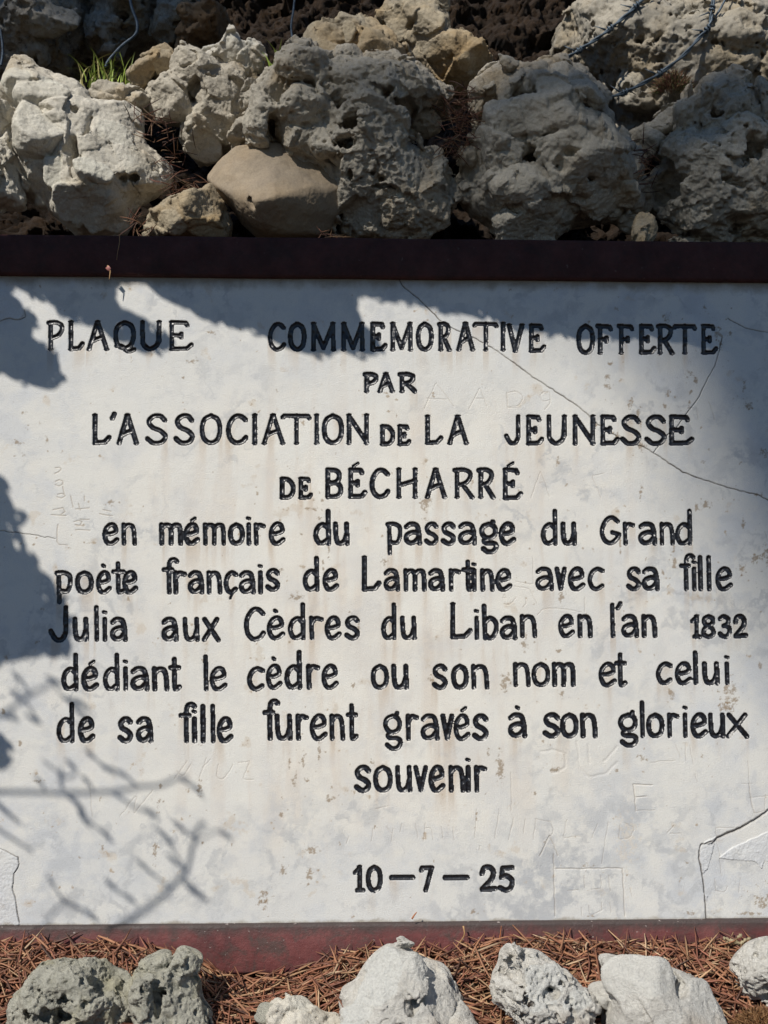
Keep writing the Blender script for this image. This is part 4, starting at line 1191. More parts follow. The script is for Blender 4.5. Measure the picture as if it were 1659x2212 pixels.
rock("rock", "tall porous grey rock riddled with dark holes, largest in the row above the rail", cpoly(750, 0, [(95, 560), (130, 500), (200, 440), (240, 380), (400, 350), (450, 400), (560, 400), (680, 350), (780, 390), (900, 420), (1000, 490), (1110, 500), (1160, 485), (1210, 560), (1255, 690), (1130, 690), (1020, 740), (985, 800), (1030, 870), (1110, 880), (1150, 940), (1220, 960), (1210, 1050), (1260, 1110), (1250, 1290), (1200, 1370), (1130, 1430), (1110, 1490), (1060, 1520), (1010, 1490), (970, 1480), (850, 1470), (740, 1450), (660, 1470), (560, 1450), (540, 1400), (560, 1300), (540, 1190), (430, 1150), (220, 1080), (200, 960), (100, 930), (0, 920), (-100, 930), (-80, 850), (-20, 790), (-30, 700), (10, 620)]),
     .11, .08, M_GREY, lumps=cl(A2, [(330, 470, 170, 110, .02), (330, 680, 180, 130, .022), (640, 480, 200, 110, .016), (900, 560, 130, 90, .014), (700, 1000, 130, 130, .02, .4), (1000, 1040, 220, 170, .02), (1120, 1270, 130, 130, .026), (680, 1290, 140, 140, .014), (900, 1260, 120, 80, .014), (1060, 1440, 70, 70, .016), (420, 1050, 130, 90, .02), (1100, 610, 120, 90, .02), (60, 720, 90, 160, .016), (480, 900, 90, 90, .012)]),
     pits=cl(A2, [(575, 695, 62, 48, .045), (740, 715, 70, 36, .04), (625, 815, 75, 60, .05), (585, 930, 95, 62, .05), (290, 800, 60, 22, .022), (835, 1130, 26, 20, .015), (870, 620, 45, 40, .026), (930, 680, 50, 32, .026), (1090, 780, 130, 90, .06), (130, 800, 40, 110, .03), (1010, 1130, 60, 16, .01), (860, 1380, 90, 22, .014), (640, 1100, 40, 60, .018), (150, 620, 40, 30, .014)]),
     pebble=.006, pebf=30, facet=.008, facf=22, pores=.003, poref=90, seed=81, rnd=.4, group=G_TOP)
rock("rock", "beige rock with a rounded knob, behind the top of the tall porous rock", cpoly(750, 0, [(310, 340), (380, 260), (480, 230), (560, 220), (560, 170), (590, 145), (650, 140), (700, 140), (770, 130), (800, 170), (860, 200), (920, 260), (950, 320), (1000, 360), (1030, 470), (900, 470), (780, 450), (560, 450), (400, 420), (330, 390)]),
     .13, .055, M_WARM, lumps=cl(A2, [(600, 220, 60, 90, .016), (800, 290, 150, 100, .02), (450, 310, 110, 80, .014), (720, 200, 60, 50, .012)]), pits=cl(A2, [(560, 330, 20, 40, .01), (690, 330, 12, 10, .008)]), pebble=.003, rough=.8, seed=91, group=G_TOP)
rock("rock", "tall lumpy beige rock at the top centre of the photo, against the dark bank", cpoly(750, 0, [(780, 170), (800, 110), (850, 40), (900, 0), (960, 10), (1000, 50), (1100, 60), (1190, 90), (1220, 180), (1230, 260), (1300, 280), (1370, 330), (1450, 390), (1500, 430), (1460, 500), (1400, 600), (1340, 640), (1220, 600), (1150, 540), (1060, 500), (1000, 440), (1000, 350), (940, 310), (910, 260)]),
     .20, .07, M_WARM, lumps=cl(A2, [(910, 100, 100, 100, .016), (1110, 170, 110, 90, .02), (1000, 240, 70, 70, .02), (1140, 330, 150, 90, .02), (1380, 440, 110, 90, .014)]), pits=cl(A2, [(1010, 150, 45, 35, .016), (930, 220, 35, 50, .024), (1060, 420, 70, 30, .022), (1290, 560, 60, 60, .02)]), pebble=.006, rough=.9, seed=101, group=G_TOP)
rock("rock", "broad grey lumpy rock with a jutting knob and a pointed right foot, right of centre", [(1012, 201), (1023, 177), (1037, 160), (1061, 142), (1082, 137), (1116, 139), (1132, 146), (1187, 135), (1229, 153), (1270, 174), (1291, 201), (1305, 243), (1347, 285), (1361, 330), (1375, 389), (1407, 437), (1395, 453), (1347, 467), (1305, 474), (1250, 481), (1208, 502), (1152, 529), (1104, 521), (1082, 503), (1054, 476), (1005, 444), (981, 413), (978, 382), (991, 347), (1026, 309), (1026, 264), (1037, 240), (1019, 226)],
     .105, .08, M_GREY, lumps=cl(A3, [(80, 760, 190, 140, .032, .45), (80, 500, 80, 80, .022), (290, 620, 110, 100, .02), (480, 600, 130, 70, .014), (430, 540, 80, 50, .012), (480, 1000, 220, 180, .014), (120, 1150, 160, 110, .018), (170, 1390, 200, 120, .02), (650, 1230, 200, 90, .016), (-60, 470, 80, 70, .02), (-60, 900, 110, 110, .018), (860, 1260, 80, 60, .012), (330, 800, 90, 60, .01)]),
     pits=cl(A3, [(200, 975, 130, 36, .034), (120, 620, 90, 26, .02), (70, 1200, 24, 80, .018), (400, 1010, 70, 40, .014), (350, 1080, 30, 60, .012), (470, 1130, 110, 20, .012), (590, 700, 60, 14, .008), (-90, 600, 60, 40, .022), (260, 900, 50, 30, .014)]),
     pebble=.011, pebf=34, seed=111, rough=1.2, rnd=.4, group=G_TOP)
rock("rock", "dark tan cavernous rock with deep hollows, cut off by the right edge above the rail", cpoly(1504, 0, [(1140, 640), (1170, 570), (1240, 520), (1370, 530), (1480, 590), (1600, 650), (1760, 700), (1820, 900), (1820, 1500), (1700, 1545), (1400, 1530), (1250, 1510), (1150, 1430), (1000, 1330), (940, 1250), (935, 1150), (950, 1040), (1010, 980), (990, 930), (1030, 880), (1130, 850), (1150, 760)]),
     .11, .085, M_GREY, lumps=cl(A3, [(1130, 930, 120, 70, .02), (1250, 640, 110, 110, .018), (1480, 820, 160, 100, .02), (1240, 1270, 130, 90, .026, .4), (1440, 1200, 90, 70, .016), (1390, 960, 90, 80, .018), (1600, 1080, 110, 120, .02), (1640, 1320, 90, 130, .022), (1500, 1280, 60, 60, .02, .4), (1240, 1440, 200, 60, .012), (1260, 1060, 110, 80, .012)]),
     pits=cl(A3, [(1080, 1090, 110, 90, .05), (1490, 1380, 90, 60, .04), (1345, 690, 50, 26, .025), (1540, 960, 80, 100, .035), (1370, 1160, 90, 40, .022), (1160, 780, 30, 60, .02), (1460, 870, 50, 30, .014), (1610, 900, 50, 40, .016)]),
     pebble=.007, pebf=36, pores=.003, poref=80, seed=121, rnd=.4, group=G_TOP)
rock("boulder", "large sponge-like tan boulder under the barbed wire, behind the row at the right", cpoly(1504, 0, [(330, 360), (350, 210), (390, 160), (470, 80), (540, 65), (660, 70), (800, 80), (930, 75), (1100, 80), (1200, 30), (1330, 60), (1450, 130), (1600, 170), (1800, 220), (1900, 700), (1700, 800), (1350, 800), (1100, 880), (900, 880), (750, 850), (680, 740), (600, 600), (520, 520), (420, 450)]),
     .27, .13, M_TAN, lumps=cl(A3, [(640, 180, 240, 110, .02), (1000, 260, 260, 130, .02), (880, 560, 180, 140, .02), (1420, 300, 200, 130, .02), (560, 140, 110, 70, .012)]),
     pits=cl(A3, [(610, 400, 88, 72, .06), (840, 320, 46, 60, .03), (1080, 200, 70, 22, .025), (740, 330, 40, 30, .018), (1610, 210, 50, 36, .03), (1160, 330, 30, 40, .016), (520, 300, 30, 40, .016), (700, 560, 50, 40, .02), (960, 440, 40, 30, .016), (850, 680, 40, 40, .02), (1420, 430, 16, 14, .012), (1060, 160, 40, 24, .016), (1320, 390, 26, 26, .014), (790, 480, 22, 20, .012), (940, 330, 20, 20, .012), (640, 250, 24, 18, .012)]),
     pores=.006, poref=52, pebble=.004, seed=131, cell=.0022, rnd=.4, group=G_BACK)
rock("boulder", "warm tan boulder in the top right corner, above the sponge-like one", cpoly(1504, 0, [(1160, 60), (1200, 0), (1250, -60), (1400, -120), (1700, -160), (1900, -60), (1900, 200), (1700, 190), (1560, 150), (1450, 130), (1350, 80)]), .36, .12, M_TAN, pores=.005, poref=46, seed=141, cell=.0022, group=G_BACK)
rock("rock", "flat tilted grey stone wedged low between the two right-hand rocks", cpoly(1504, 0, [(780, 840), (960, 740), (1120, 680), (1170, 720), (1150, 850), (1020, 880), (940, 960), (880, 1020), (800, 920)]), .14, .04, M_GREY, facet=.006, seed=151, group=G_TOP)
rock("rock", "little brown stone standing on the rail under the pointed foot of the broad grey rock", cpoly(1504, 0, [(840, 1420), (880, 1360), (930, 1400), (945, 1480), (905, 1540), (840, 1530)]), .05, .025, M_WARM, seed=161, group=G_TOP)
rock("boulder", "big shaded grey boulder at the top left, behind the grass", cpoly(0, 0, [(-200, 500), (-100, 250), (40, 200), (130, 90), (250, 20), (480, -80), (600, -20), (590, 130), (540, 300), (480, 380), (440, 480), (400, 600), (200, 640), (0, 640)]),
     .33, .13, M_BACK, lumps=cl(A1, [(300, 170, 230, 140, .02), (160, 340, 140, 120, .02), (480, 60, 100, 100, .016)]), pits=cl(A1, [(130, 170, 40, 36, .03), (400, 300, 60, 40, .02), (450, 380, 50, 40, .02), (230, 390, 40, 30, .018), (440, 100, 40, 30, .02)]), pores=.006, poref=50, seed=171, cell=.0022, group=G_BACK)
rock("boulder", "dark brown hollowed boulder at the top left, crossed by a thin wire", cpoly(0, 0, [(585, 120), (620, 20), (760, -60), (960, -40), (1010, 40), (960, 170), (880, 280), (800, 320), (720, 380), (600, 360), (570, 280)]),
     .33, .10, M_BACK, lumps=cl(A1, [(660, 200, 80, 120, .02), (880, 60, 90, 80, .02)]), pits=cl(A1, [(760, 90, 60, 50, .045), (720, 220, 40, 60, .03), (830, 190, 50, 40, .03)]), pores=.010, poref=38, pebble=.006, seed=181, cell=.0022, group=G_BACK)
rock("boulder", "grey shaded boulder at the top, between the hollowed boulder and the brown bank", cpoly(0, 0, [(1000, 150), (1060, 40), (1150, -40), (1250, -20), (1250, 150), (1200, 250), (1140, 340), (1050, 350), (980, 270)]), .33, .09, M_BACK, pores=.007, poref=46, seed=191, cell=.0022, group=G_BACK)
rock("boulder", "brown knobbly boulder with one dark hole, behind the small pointed rock", cpoly(0, 0, [(1130, 330), (1150, 240), (1230, 120), (1330, 80), (1430, 110), (1460, 200), (1400, 300), (1300, 380), (1180, 420)]), .27, .08, M_BROWN, pits=cl(A1, [(1255, 250, 50, 44, .045)]), pores=.008, poref=50, pebble=.006, seed=201, cell=.0022, group=G_BACK)

B1 = (0, 2650); B2 = (750, 2650); B3 = (1504, 2650)
rock("rock", "rough grey lichen-spotted rock with a dark hole, at the bottom left", cpoly(0, 2650, [(20, 1010), (60, 875), (110, 800), (105, 690), (150, 640), (210, 560), (300, 530), (400, 512), (470, 530), (560, 535), (640, 530), (690, 570), (750, 590), (800, 650), (825, 690), (860, 760), (900, 875), (930, 1010)]),
     -.085, .06, M_LICHEN, lumps=cl(B1, [(330, 640, 200, 90, .018), (600, 770, 180, 70, .016), (170, 760, 90, 90, .012)]), pits=cl(B1, [(610, 655, 72, 50, .04), (370, 800, 90, 60, .02), (700, 640, 50, 40, .014), (180, 805, 30, 26, .012), (430, 690, 60, 30, .012)]), pores=.005, poref=75, pebble=.004, seed=211, cell=.0013, group=G_LOW)
rock("rock", "grey knobbly rock leaning against the lichen-spotted one, bottom left", cpoly(0, 2650, [(800, 700), (810, 640), (840, 580), (900, 545), (1000, 540), (1080, 525), (1160, 535), (1205, 570), (1250, 640), (1270, 760), (1310, 830), (1340, 1010), (900, 1010), (880, 860), (840, 760)]),
     -.10, .055, M_LICHEN, lumps=cl(B1, [(920, 590, 70, 60, .014), (1110, 590, 90, 70, .016), (1150, 790, 100, 120, .018)]), pits=cl(B1, [(950, 760, 70, 90, .05), (960, 640, 50, 60, .018), (1060, 610, 30, 50, .012)]), pores=.005, poref=75, pebble=.005, seed=221, cell=.0013, group=G_LOW)
rock("pebble", "small round grey-green pebble in the needles at the bottom", cpoly(750, 2650, [(35, 800), (50, 765), (90, 748), (135, 765), (152, 810), (130, 850), (80, 860), (40, 840)]), -.13, .014, M_LICHEN, rough=.4, seed=231, cat="pebble", cell=.0010)
rock("rock", "crumbly low tan rock at the bottom edge, beside the round pebble", cpoly(750, 2650, [(50, 1100), (70, 870), (170, 800), (250, 752), (350, 762), (420, 800), (480, 830), (550, 830), (580, 1100)]), -.13, .035, M_PALE, pebble=.007, pebf=50, lumps=cl(B2, [(330, 820, 70, 50, .012)]), seed=241, cell=.0013, group=G_LOW)
rock("rock", "large whitish pointed rock at the bottom centre, shaded on its right side", cpoly(750, 2650, [(560, 1010), (570, 875), (580, 700), (650, 640), (690, 570), (760, 480), (850, 430), (940, 425), (1000, 450), (1050, 510), (1150, 540), (1230, 570), (1270, 650), (1320, 760), (1380, 875), (1450, 1010)]),
     -.10, .075, M_WHITE, lumps=cl(B2, [(820, 640, 170, 170, .022, .7), (1000, 560, 120, 70, .012), (700, 800, 120, 110, .012)]), pits=cl(B2, [(1010, 760, 60, 90, .012), (1120, 600, 50, 40, .010)]), rough=1.0, facet=.006, facf=20, rnd=.3, seed=251, cell=.0013, group=G_LOW)
rock("rock", "crusty whitish rock full of small holes, at the bottom right of centre", np.vstack([cpoly(750, 2650, [(1700, 1010), (1640, 800), (1560, 745), (1510, 670), (1508, 590), (1550, 520), (1570, 440), (1610, 400), (1650, 395)]), cpoly(1504, 2650, [(110, 410), (200, 430), (290, 480), (370, 530), (420, 600), (480, 660), (555, 705), (525, 790), (470, 900), (400, 1010)])]),
     -.11, .06, M_WHITE, lumps=cl(B3, [(250, 640, 150, 130, .022), (60, 800, 100, 90, .014), (430, 720, 90, 60, .012)]), pits=cl(B3, [(60, 590, 70, 60, .035), (290, 680, 50, 40, .02), (90, 480, 50, 60, .022), (200, 850, 60, 70, .03), (180, 500, 24, 40, .02)]), pores=.007, poref=60, pebble=.004, seed=261, cell=.0013, group=G_LOW)
rock("rock", "smooth white rock with one scooped hollow, at the bottom right", cpoly(1504, 2650, [(640, 495), (700, 475), (850, 490), (960, 510), (1060, 545), (1180, 580), (1240, 640), (1290, 680), (1340, 740), (1380, 830), (1420, 1010), (620, 1010), (650, 800), (680, 720), (670, 600), (650, 540)]),
     -.12, .06, M_WHITE, lumps=cl(B3, [(840, 600, 210, 120, .018, .5), (740, 790, 80, 50, .014), (1010, 820, 120, 90, .014), (1260, 760, 90, 120, .022)]), pits=cl(B3, [(1125, 650, 72, 95, .035), (700, 730, 30, 30, .01)]), rough=.65, rnd=.3, facet=.003, cuts=6, soft=.004, seed=277, cell=.0013, group=G_LOW)
rock("rock", "pitted white rock cut off by the right edge, below the red rail", cpoly(1504, 2650, [(1450, 540), (1500, 470), (1600, 400), (1720, 380), (1850, 480), (1850, 720), (1700, 730), (1600, 725), (1530, 740), (1500, 690), (1470, 640)]), -.08, .05, M_WHITE, pits=cl(B3, [(1530, 630, 60, 30, .02)]), pores=.008, poref=60, seed=281, cell=.0013, group=G_LOW)

# ------------------------------------------------------------------ soil bank behind, ground in front
def bank():
    xs = np.linspace(-1.5, 1.5, 620); ts = np.linspace(0, 1, 420)
    X, Tt = np.meshgrid(xs, ts)
    z = np.where(Tt < .12, Z_RBOT - .1 + (Z_RTOP - .02 - Z_RBOT + .1) * Tt / .12, Z_RTOP - .02 + (Tt - .12) / .88 * 1.6)
    up = np.clip(z - (Z_RTOP - .02), 0, None)
    y = .05 + np.where(up > 0, .17 * sst(0, .02, up) + .9 * up - 0.25 * np.clip(up - .9, 0, None), 0)
    P = np.stack([X.ravel(), y.ravel(), z.ravel()], 1)
    n = 0.07 * fbm(P, 7, 4, 300) - 0.07 * fbm(P * np.array([1.5, 1, .6]), 17, 5, 310, 0.6, True)
    a_, e_ = facets(P, 13, 320)
    n = n - 0.03 * a_
    P[:, 1] += n * sst(.0, .12, up.ravel())
    nx = len(xs)
    i, j = np.meshgrid(np.arange(nx - 1), np.arange(len(ts) - 1))
    q = (j * nx + i).ravel()
    o = mesh_obj("soil_bank", P, [np.stack([q, q + 1, q + nx + 1, q + nx], 1)], M_SOIL)
    o["kind"] = "structure"


bank()

# crest of the needle litter along the lower rail, in view coordinates
CREST = np.array([(-400, 2040), (0, 2042), (130, 2038), (250, 2042), (350, 2056), (440, 2086), (480, 2106), (560, 2114), (640, 2102), (720, 2072), (800, 2054), (880, 2046), (960, 2052), (1050, 2042), (1100, 2030), (1200, 2030), (1300, 2036), (1400, 2040), (1500, 2038), (1659, 2036), (2100, 2040)], float)
cw = unp(CREST[:, 0], CREST[:, 1] + 7, -0.012)


def ground_z(x, y):
    """height of the litter surface at (x, y), y <= 0"""
    c = np.interp(x, cw[:, 0], cw[:, 2])
    base = Z_RBOT - 0.030
    dist = np.clip(-y - 0.010, 0, None)
    fall = np.exp(-(dist / 0.075) ** 2)
    p = np.stack([x, y, np.zeros_like(x)], 1)
    z = base + (c - base) * fall + 0.007 * fbm(p, 22, 3, 400) * sst(0.0, .04, dist) - 0.03 * sst(.15, .6, dist)
    return z


def ground():
    xs = np.concatenate([-np.geomspace(400, 0.9, 14), np.linspace(-.8, .8, 240), np.geomspace(.9, 400, 14)])
    ys = np.concatenate([np.array([0.03]), -np.linspace(0.0, .5, 90), -np.geomspace(.55, 400, 20)])
    X, Y = np.meshgrid(xs, ys)
    z = ground_z(X.ravel(), Y.ravel()) - 0.006
    P = np.stack([X.ravel(), Y.ravel(), z], 1)
    nx = len(xs)
    i, j = np.meshgrid(np.arange(nx - 1), np.arange(len(ys) - 1))
    q = (j * nx + i).ravel()
    o = mesh_obj("ground", P, [np.stack([q, q + nx, q + nx + 1, q + 1], 1)], M_SOIL)
    o["kind"] = "structure"


ground()

# ------------------------------------------------------------------ needles
def needles(P, dirs, length, rad, bend, cols, side=None):
    """vectorised: bent tapered three-sided spines. P centres (n,3), dirs unit (n,3)"""
    n = len(P)
    ref = RNG.normal(size=(n, 3))
    A = np.cross(dirs, ref); A /= np.linalg.norm(A, axis=1)[:, None]
    B = np.cross(dirs, A)
    ts = np.linspace(-.5, .5, 5)
    rr = np.array([.55, 1, 1, .85, .15])
    rings = []
    for t, r in zip(ts, rr):
        c = P + dirs * (length * t)[:, None] + A * (bend * (4 * t * t - .4))[:, None]
        for k in range(3):
            a = 2 * math.pi * k / 3
            rings.append(c + (A * math.cos(a) + B * math.sin(a)) * (rad * r)[:, None])
    V = np.stack(rings, 1)                       # n, 15, 3
    f = []
    for s in range(4):
        for k in range(3):
            k2 = (k + 1) % 3
            f.append([s * 3 + k, s * 3 + k2, (s + 1) * 3 + k2, (s + 1) * 3 + k])
    F = np.array(f)[None] + (np.arange(n) * 15)[:, None, None]
    return V.reshape(-1, 3), F.reshape(-1, 4), np.repeat(cols, 15, 0)


def needle_cols(n):
    base = np.array([[.27, .115, .065], [.34, .165, .09], [.19, .08, .05], [.44, .27, .15], [.10, .05, .035], [.30, .12, .075], [.50, .35, .22]])
    c = base[RNG.choice(7, n, p=[.26, .25, .15, .13, .07, .09, .05])]
    return c * RNG.uniform(.7, 1.4, (n, 1))


def litter():
    n = 11500
    x = RNG.uniform(-.56, .58, n)
    y = -0.009 - np.abs(RNG.beta(1.0, 1.7, n)) * 0.30
    e = 0.004
    z = ground_z(x, y)
    zx = (ground_z(x + e, y) - z) / e; zy = (ground_z(x, y - e) - z) / -e
    th = RNG.normal(0, .75, n)
    flat = RNG.random(n) < .25
    th = np.where(flat, RNG.uniform(0, 6.28, n), th)
    dx, dy = np.cos(th), np.sin(th) * 0.8
    dz = dx * zx + dy * zy + RNG.normal(0, .22, n)
    d = np.stack([dx, dy, dz], 1); d /= np.linalg.norm(d, axis=1)[:, None]
    L = RNG.uniform(.024, .052, n)
    zz = z + RNG.uniform(-.010, .007, n) + np.abs(d[:, 2]) * L * .18
    P = np.stack([x, y, zz], 1)
    # nothing may poke through the rail
    reach = np.abs(d[:, 1]) * L * .5
    P[:, 1] = np.minimum(P[:, 1], -0.0095 - reach)
    V, F, c = needles(P, d, L, RNG.uniform(.0009, .0016, n), RNG.uniform(-.0055, .0035, n), needle_cols(n))
    o = mesh_obj("needle_litter", V, [F], M_NEEDLE, cols=c)
    tag(o, "thick bed of dry red-brown conifer needles along the foot of the plaque", "needle litter", kind="stuff")


litter()


def gap_litter():
    Ps, Ds = [], []
    for (vx, vy, Y, sx, sy, n) in [(325, 262, .03, 22, 12, 34), (372, 345, .08, 22, 22, 28), (400, 400, .07, 30, 8, 30), (1000, 260, .06, 24, 30, 110), (995, 320, .07, 25, 12, 60), (1390, 350, .06, 16, 26, 40), (300, 480, .03, 16, 24, 20), (985, 235, .09, 20, 12, 30), (560, 190, .16, 20, 14, 30), (700, 515, .02, 30, 4, 14)]:
        v = RNG.normal(0, 1, (n, 2))
        p = unp(vx + v[:, 0] * sx, vy + v[:, 1] * sy, Y)
        p[:, 1] += RNG.normal(0, .012, n)
        Ps.append(p)
        d = RNG.normal(0, 1, (n, 3)) * np.array([1, .5, .6]); Ds.append(d / np.linalg.norm(d, axis=1)[:, None])
    P, d = np.vstack(Ps), np.vstack(Ds); n = len(P)
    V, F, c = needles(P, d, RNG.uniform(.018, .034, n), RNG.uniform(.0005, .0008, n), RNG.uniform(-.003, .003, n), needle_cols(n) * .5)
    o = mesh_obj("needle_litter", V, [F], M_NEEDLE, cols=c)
    tag(o, "dry needles caught in the gaps between the upper rocks", "needle litter", kind="stuff")


gap_litter()


def fibres():
    """dry roots and grass hanging on the dark bank"""
    n = 5200
    vx = RNG.uniform(180, 1330, n); vy = RNG.uniform(-60, 230, n)
    P = unp(vx, vy, .30)
    up = np.clip(P[:, 2] - (Z_RTOP - .02), 0, None)
    P[:, 1] = .22 + .9 * up - .03 + RNG.normal(0, .02, n)
    d = RNG.normal(0, 1, (n, 3)) * np.array([.55, .4, 1]); d /= np.linalg.norm(d, axis=1)[:, None]
    col = np.array([[.16, .10, .05], [.09, .055, .03], [.22, .15, .08], [.05, .03, .02]])[RNG.integers(0, 4, n)]
    V, F, c = needles(P, d, RNG.uniform(.02, .06, n), RNG.uniform(.0006, .0013, n), RNG.uniform(-.01, .01, n), col)
    o = mesh_obj("dry_roots", V, [F], M_NEEDLE, cols=c)
    tag(o, "dead brown roots and grass matted over the shaded bank", "roots", kind="stuff")


fibres()

LOOSE = [
 ((1000, 1998), (1002, 2016), (990, 2040), (978, 2052), .0011, "pale curved needle leaning on the red lower rail, with its shadow beside it"),
 ((1256, 2030), (1262, 2012), (1268, 2010), (1277, 2030), .0008, "thin bent dark needle standing on the litter like a small arch"),
 ((890, 1985), (895, 1977), (899, 1972), (900, 1970), .0011, "short orange needle stuck upright against the foot of the marble"),
 ((1079, 2028), (1081, 2018), (1082, 2008), (1083, 2000), .0009, "straight red needle standing upright against the lower rail"),
 ((232, 574), (238, 584), (237, 596), (236, 604), .0011, "pale yellow needle stuck to the lower edge of the top rail"),
 ((258, 508), (258, 525), (254, 545), (252, 562), .0005, "thin root thread hanging from the pale lumpy rock over the top rail"),
]
for a, b, c, d, r, lab in LOOSE:
    Yp = -.012 if a[1] > 1900 else -.019
    pts = [unp(float(p[0]), float(p[1]), Yp) for p in (a, b, c, d)]
    if "curved" in lab:
        pts[1][1] -= .006; pts[0][1] -= .004
    p = spline(pts, 9)
    V, F = tube(p, np.linspace(1, .35, 9) * r, 5)
    col = (.50, .30, .14) if "pale" in lab else ((.14, .05, .04) if "dark" in lab or "root" in lab else (.45, .16, .06))
    o = mesh_obj("fallen_needle" if "root" not in lab else "root_thread", V, F, M_NEEDLE, cols=np.tile(col, (len(V), 1)), origin=p[0])
    tag(o, lab, "needle" if "root" not in lab else "root")

# a petal-sized leaf scrap and a pale crumb on the upper rail, a scrap of lichen twig on the litter
pt = unp(233.0, 579.0, -.0185)
g = np.array([(0, 0, 0), (.004, -.001, .003), (.007, -.002, -.001), (.004, -.001, -.004), (.0035, -.0035, -.0005)])
mesh_obj("leaf_scrap", pt + np.vstack([g, g + [0, .0006, 0]]) - [.003, 0, 0], [np.array([[0, 4, 1], [1, 4, 2], [2, 4, 3], [3, 4, 0], [5, 6, 9], [6, 7, 9], [7, 8, 9], [8, 5, 9]])], M_NEEDLE, cols=np.tile((.42, .16, .14), (10, 1)), origin=pt)
tag(bpy.context.scene.objects["leaf_scrap"], "scrap of pinkish dead leaf clinging to the upper rail", "leaf")
tw = []
for pl, r in (([(1563, 2025), (1580, 2033), (1600, 2040), (1622, 2044)], .0022), ([(1588, 2036), (1594, 2026), (1600, 2018)], .0018), ([(1600, 2040), (1612, 2030), (1624, 2027)], .0016), ([(1576, 2031), (1570, 2038)], .0014)):
    p = spline([unp(float(a), float(b), -.024) for a, b in pl], 14)
    p = p + RNG.normal(0, .0006, p.shape)
    tw.append(tube(p, r * RNG.uniform(.7, 1.25, 14), 6))
V, F = join(tw)
tag(mesh_obj("twig", V, F, M_NEEDLE, cols=np.tile((.40, .33, .20), (len(V), 1)), origin=V.mean(0)), "knobbly pale twig lying on the litter against the red rail at the right", "twig")

# ------------------------------------------------------------------ dry cushion at the lower right corner, dry tuft above
def bristle_dome(name, label, cat, c, rad, n, L, r, cols, flat=.7):
    d = RNG.normal(0, 1, (n, 3)); d[:, 2] = np.abs(d[:, 2]) * .9 + .05; d[:, 1] = -np.abs(d[:, 1])
    d /= np.linalg.norm(d, axis=1)[:, None]
    P = c + d * np.array([rad, rad, rad * flat]) * RNG.uniform(.75, 1.0, (n, 1))
    dd = d + RNG.normal(0, .35, (n, 3)); dd /= np.linalg.norm(dd, axis=1)[:, None]
    V, F, cc = needles(P, dd, RNG.uniform(.6, 1.2, n) * L, np.full(n, r), RNG.uniform(-.1, .1, n) * L, cols[RNG.integers(0, len(cols), n)])
    o = mesh_obj(name, V, [F], M_NEEDLE, cols=cc, origin=c)
    tag(o, label, cat)


bristle_dome("moss_cushion", "round brown bristly moss cushion in the lower right corner", "moss", unp(1640.0, 2225.0, -.12), .034, 1900, .009, .0007, np.array([[.24, .12, .05], [.33, .19, .09], [.13, .065, .03]]))
bristle_dome("dry_plant", "tuft of reddish dry stems growing on the sponge-like boulder", "plant", unp(1452.0, 205.0, .15), .026, 420, .022, .0005, np.array([[.26, .13, .07], [.34, .24, .13], [.20, .08, .06], [.13, .16, .06]]), 1.1)


def grass(label, base_v, Y, n, hgt, spread, seed, lean=None):
    rg = np.random.default_rng(seed)
    parts, cols, nv = [], [], 0
    for k in range(n):
        b = unp(base_v[0] + rg.normal(0, spread), base_v[1] + rg.normal(0, 4), Y) + np.array([0, rg.normal(0, .012), 0])
        an = rg.uniform(0, 6.28); out = rg.uniform(.2, 1.0); h = hgt * rg.uniform(.45, 1.1)
        d = np.array([math.cos(an) * out, math.sin(an) * out * .7, 0]) * h * .9
        t = np.linspace(0, 1, 8)[:, None]
        p = b + d * t ** 1.6 + np.array([0, 0, h]) * (t - .42 * out * t ** 2.4)
        wv = np.cross(d + [1e-4, 0, 0], [0, 0, 1]); wv /= np.linalg.norm(wv)
        wd = (0.0013 * (1 - t ** 1.8) + .0001) * rg.uniform(.7, 1.2)
        nrm = np.array([-wv[1], wv[0], .3]) * .0005
        V = np.vstack([p - wv * wd, p + nrm, p + wv * wd])
        i = np.arange(7)
        F = np.vstack([np.stack([i, i + 1, i + 9, i + 8], 1), np.stack([i + 8, i + 9, i + 17, i + 16], 1)])
        parts.append((V, [F]))
        c = np.array([.31, .41, .07]) * rg.uniform(.6, 1.25) if rg.random() > .22 else np.array([.40, .36, .14])
        cols.append(np.tile(c, (24, 1)))
    V, F = join(parts)
    o = mesh_obj("grass_tuft", V, F, M_GRASS, cols=np.vstack(cols), origin=unp(float(base_v[0]), float(base_v[1]), Y))
    tag(o, label, "grass", "green grass tufts among the rocks")


grass("bright green sunlit grass tuft behind the pale lumpy rock", (235, 196), .15, 80, .058, 33, 1)
grass("small sparse green grass tuft left of the tall porous rock", (592, 164), .12, 26, .050, 12, 2)

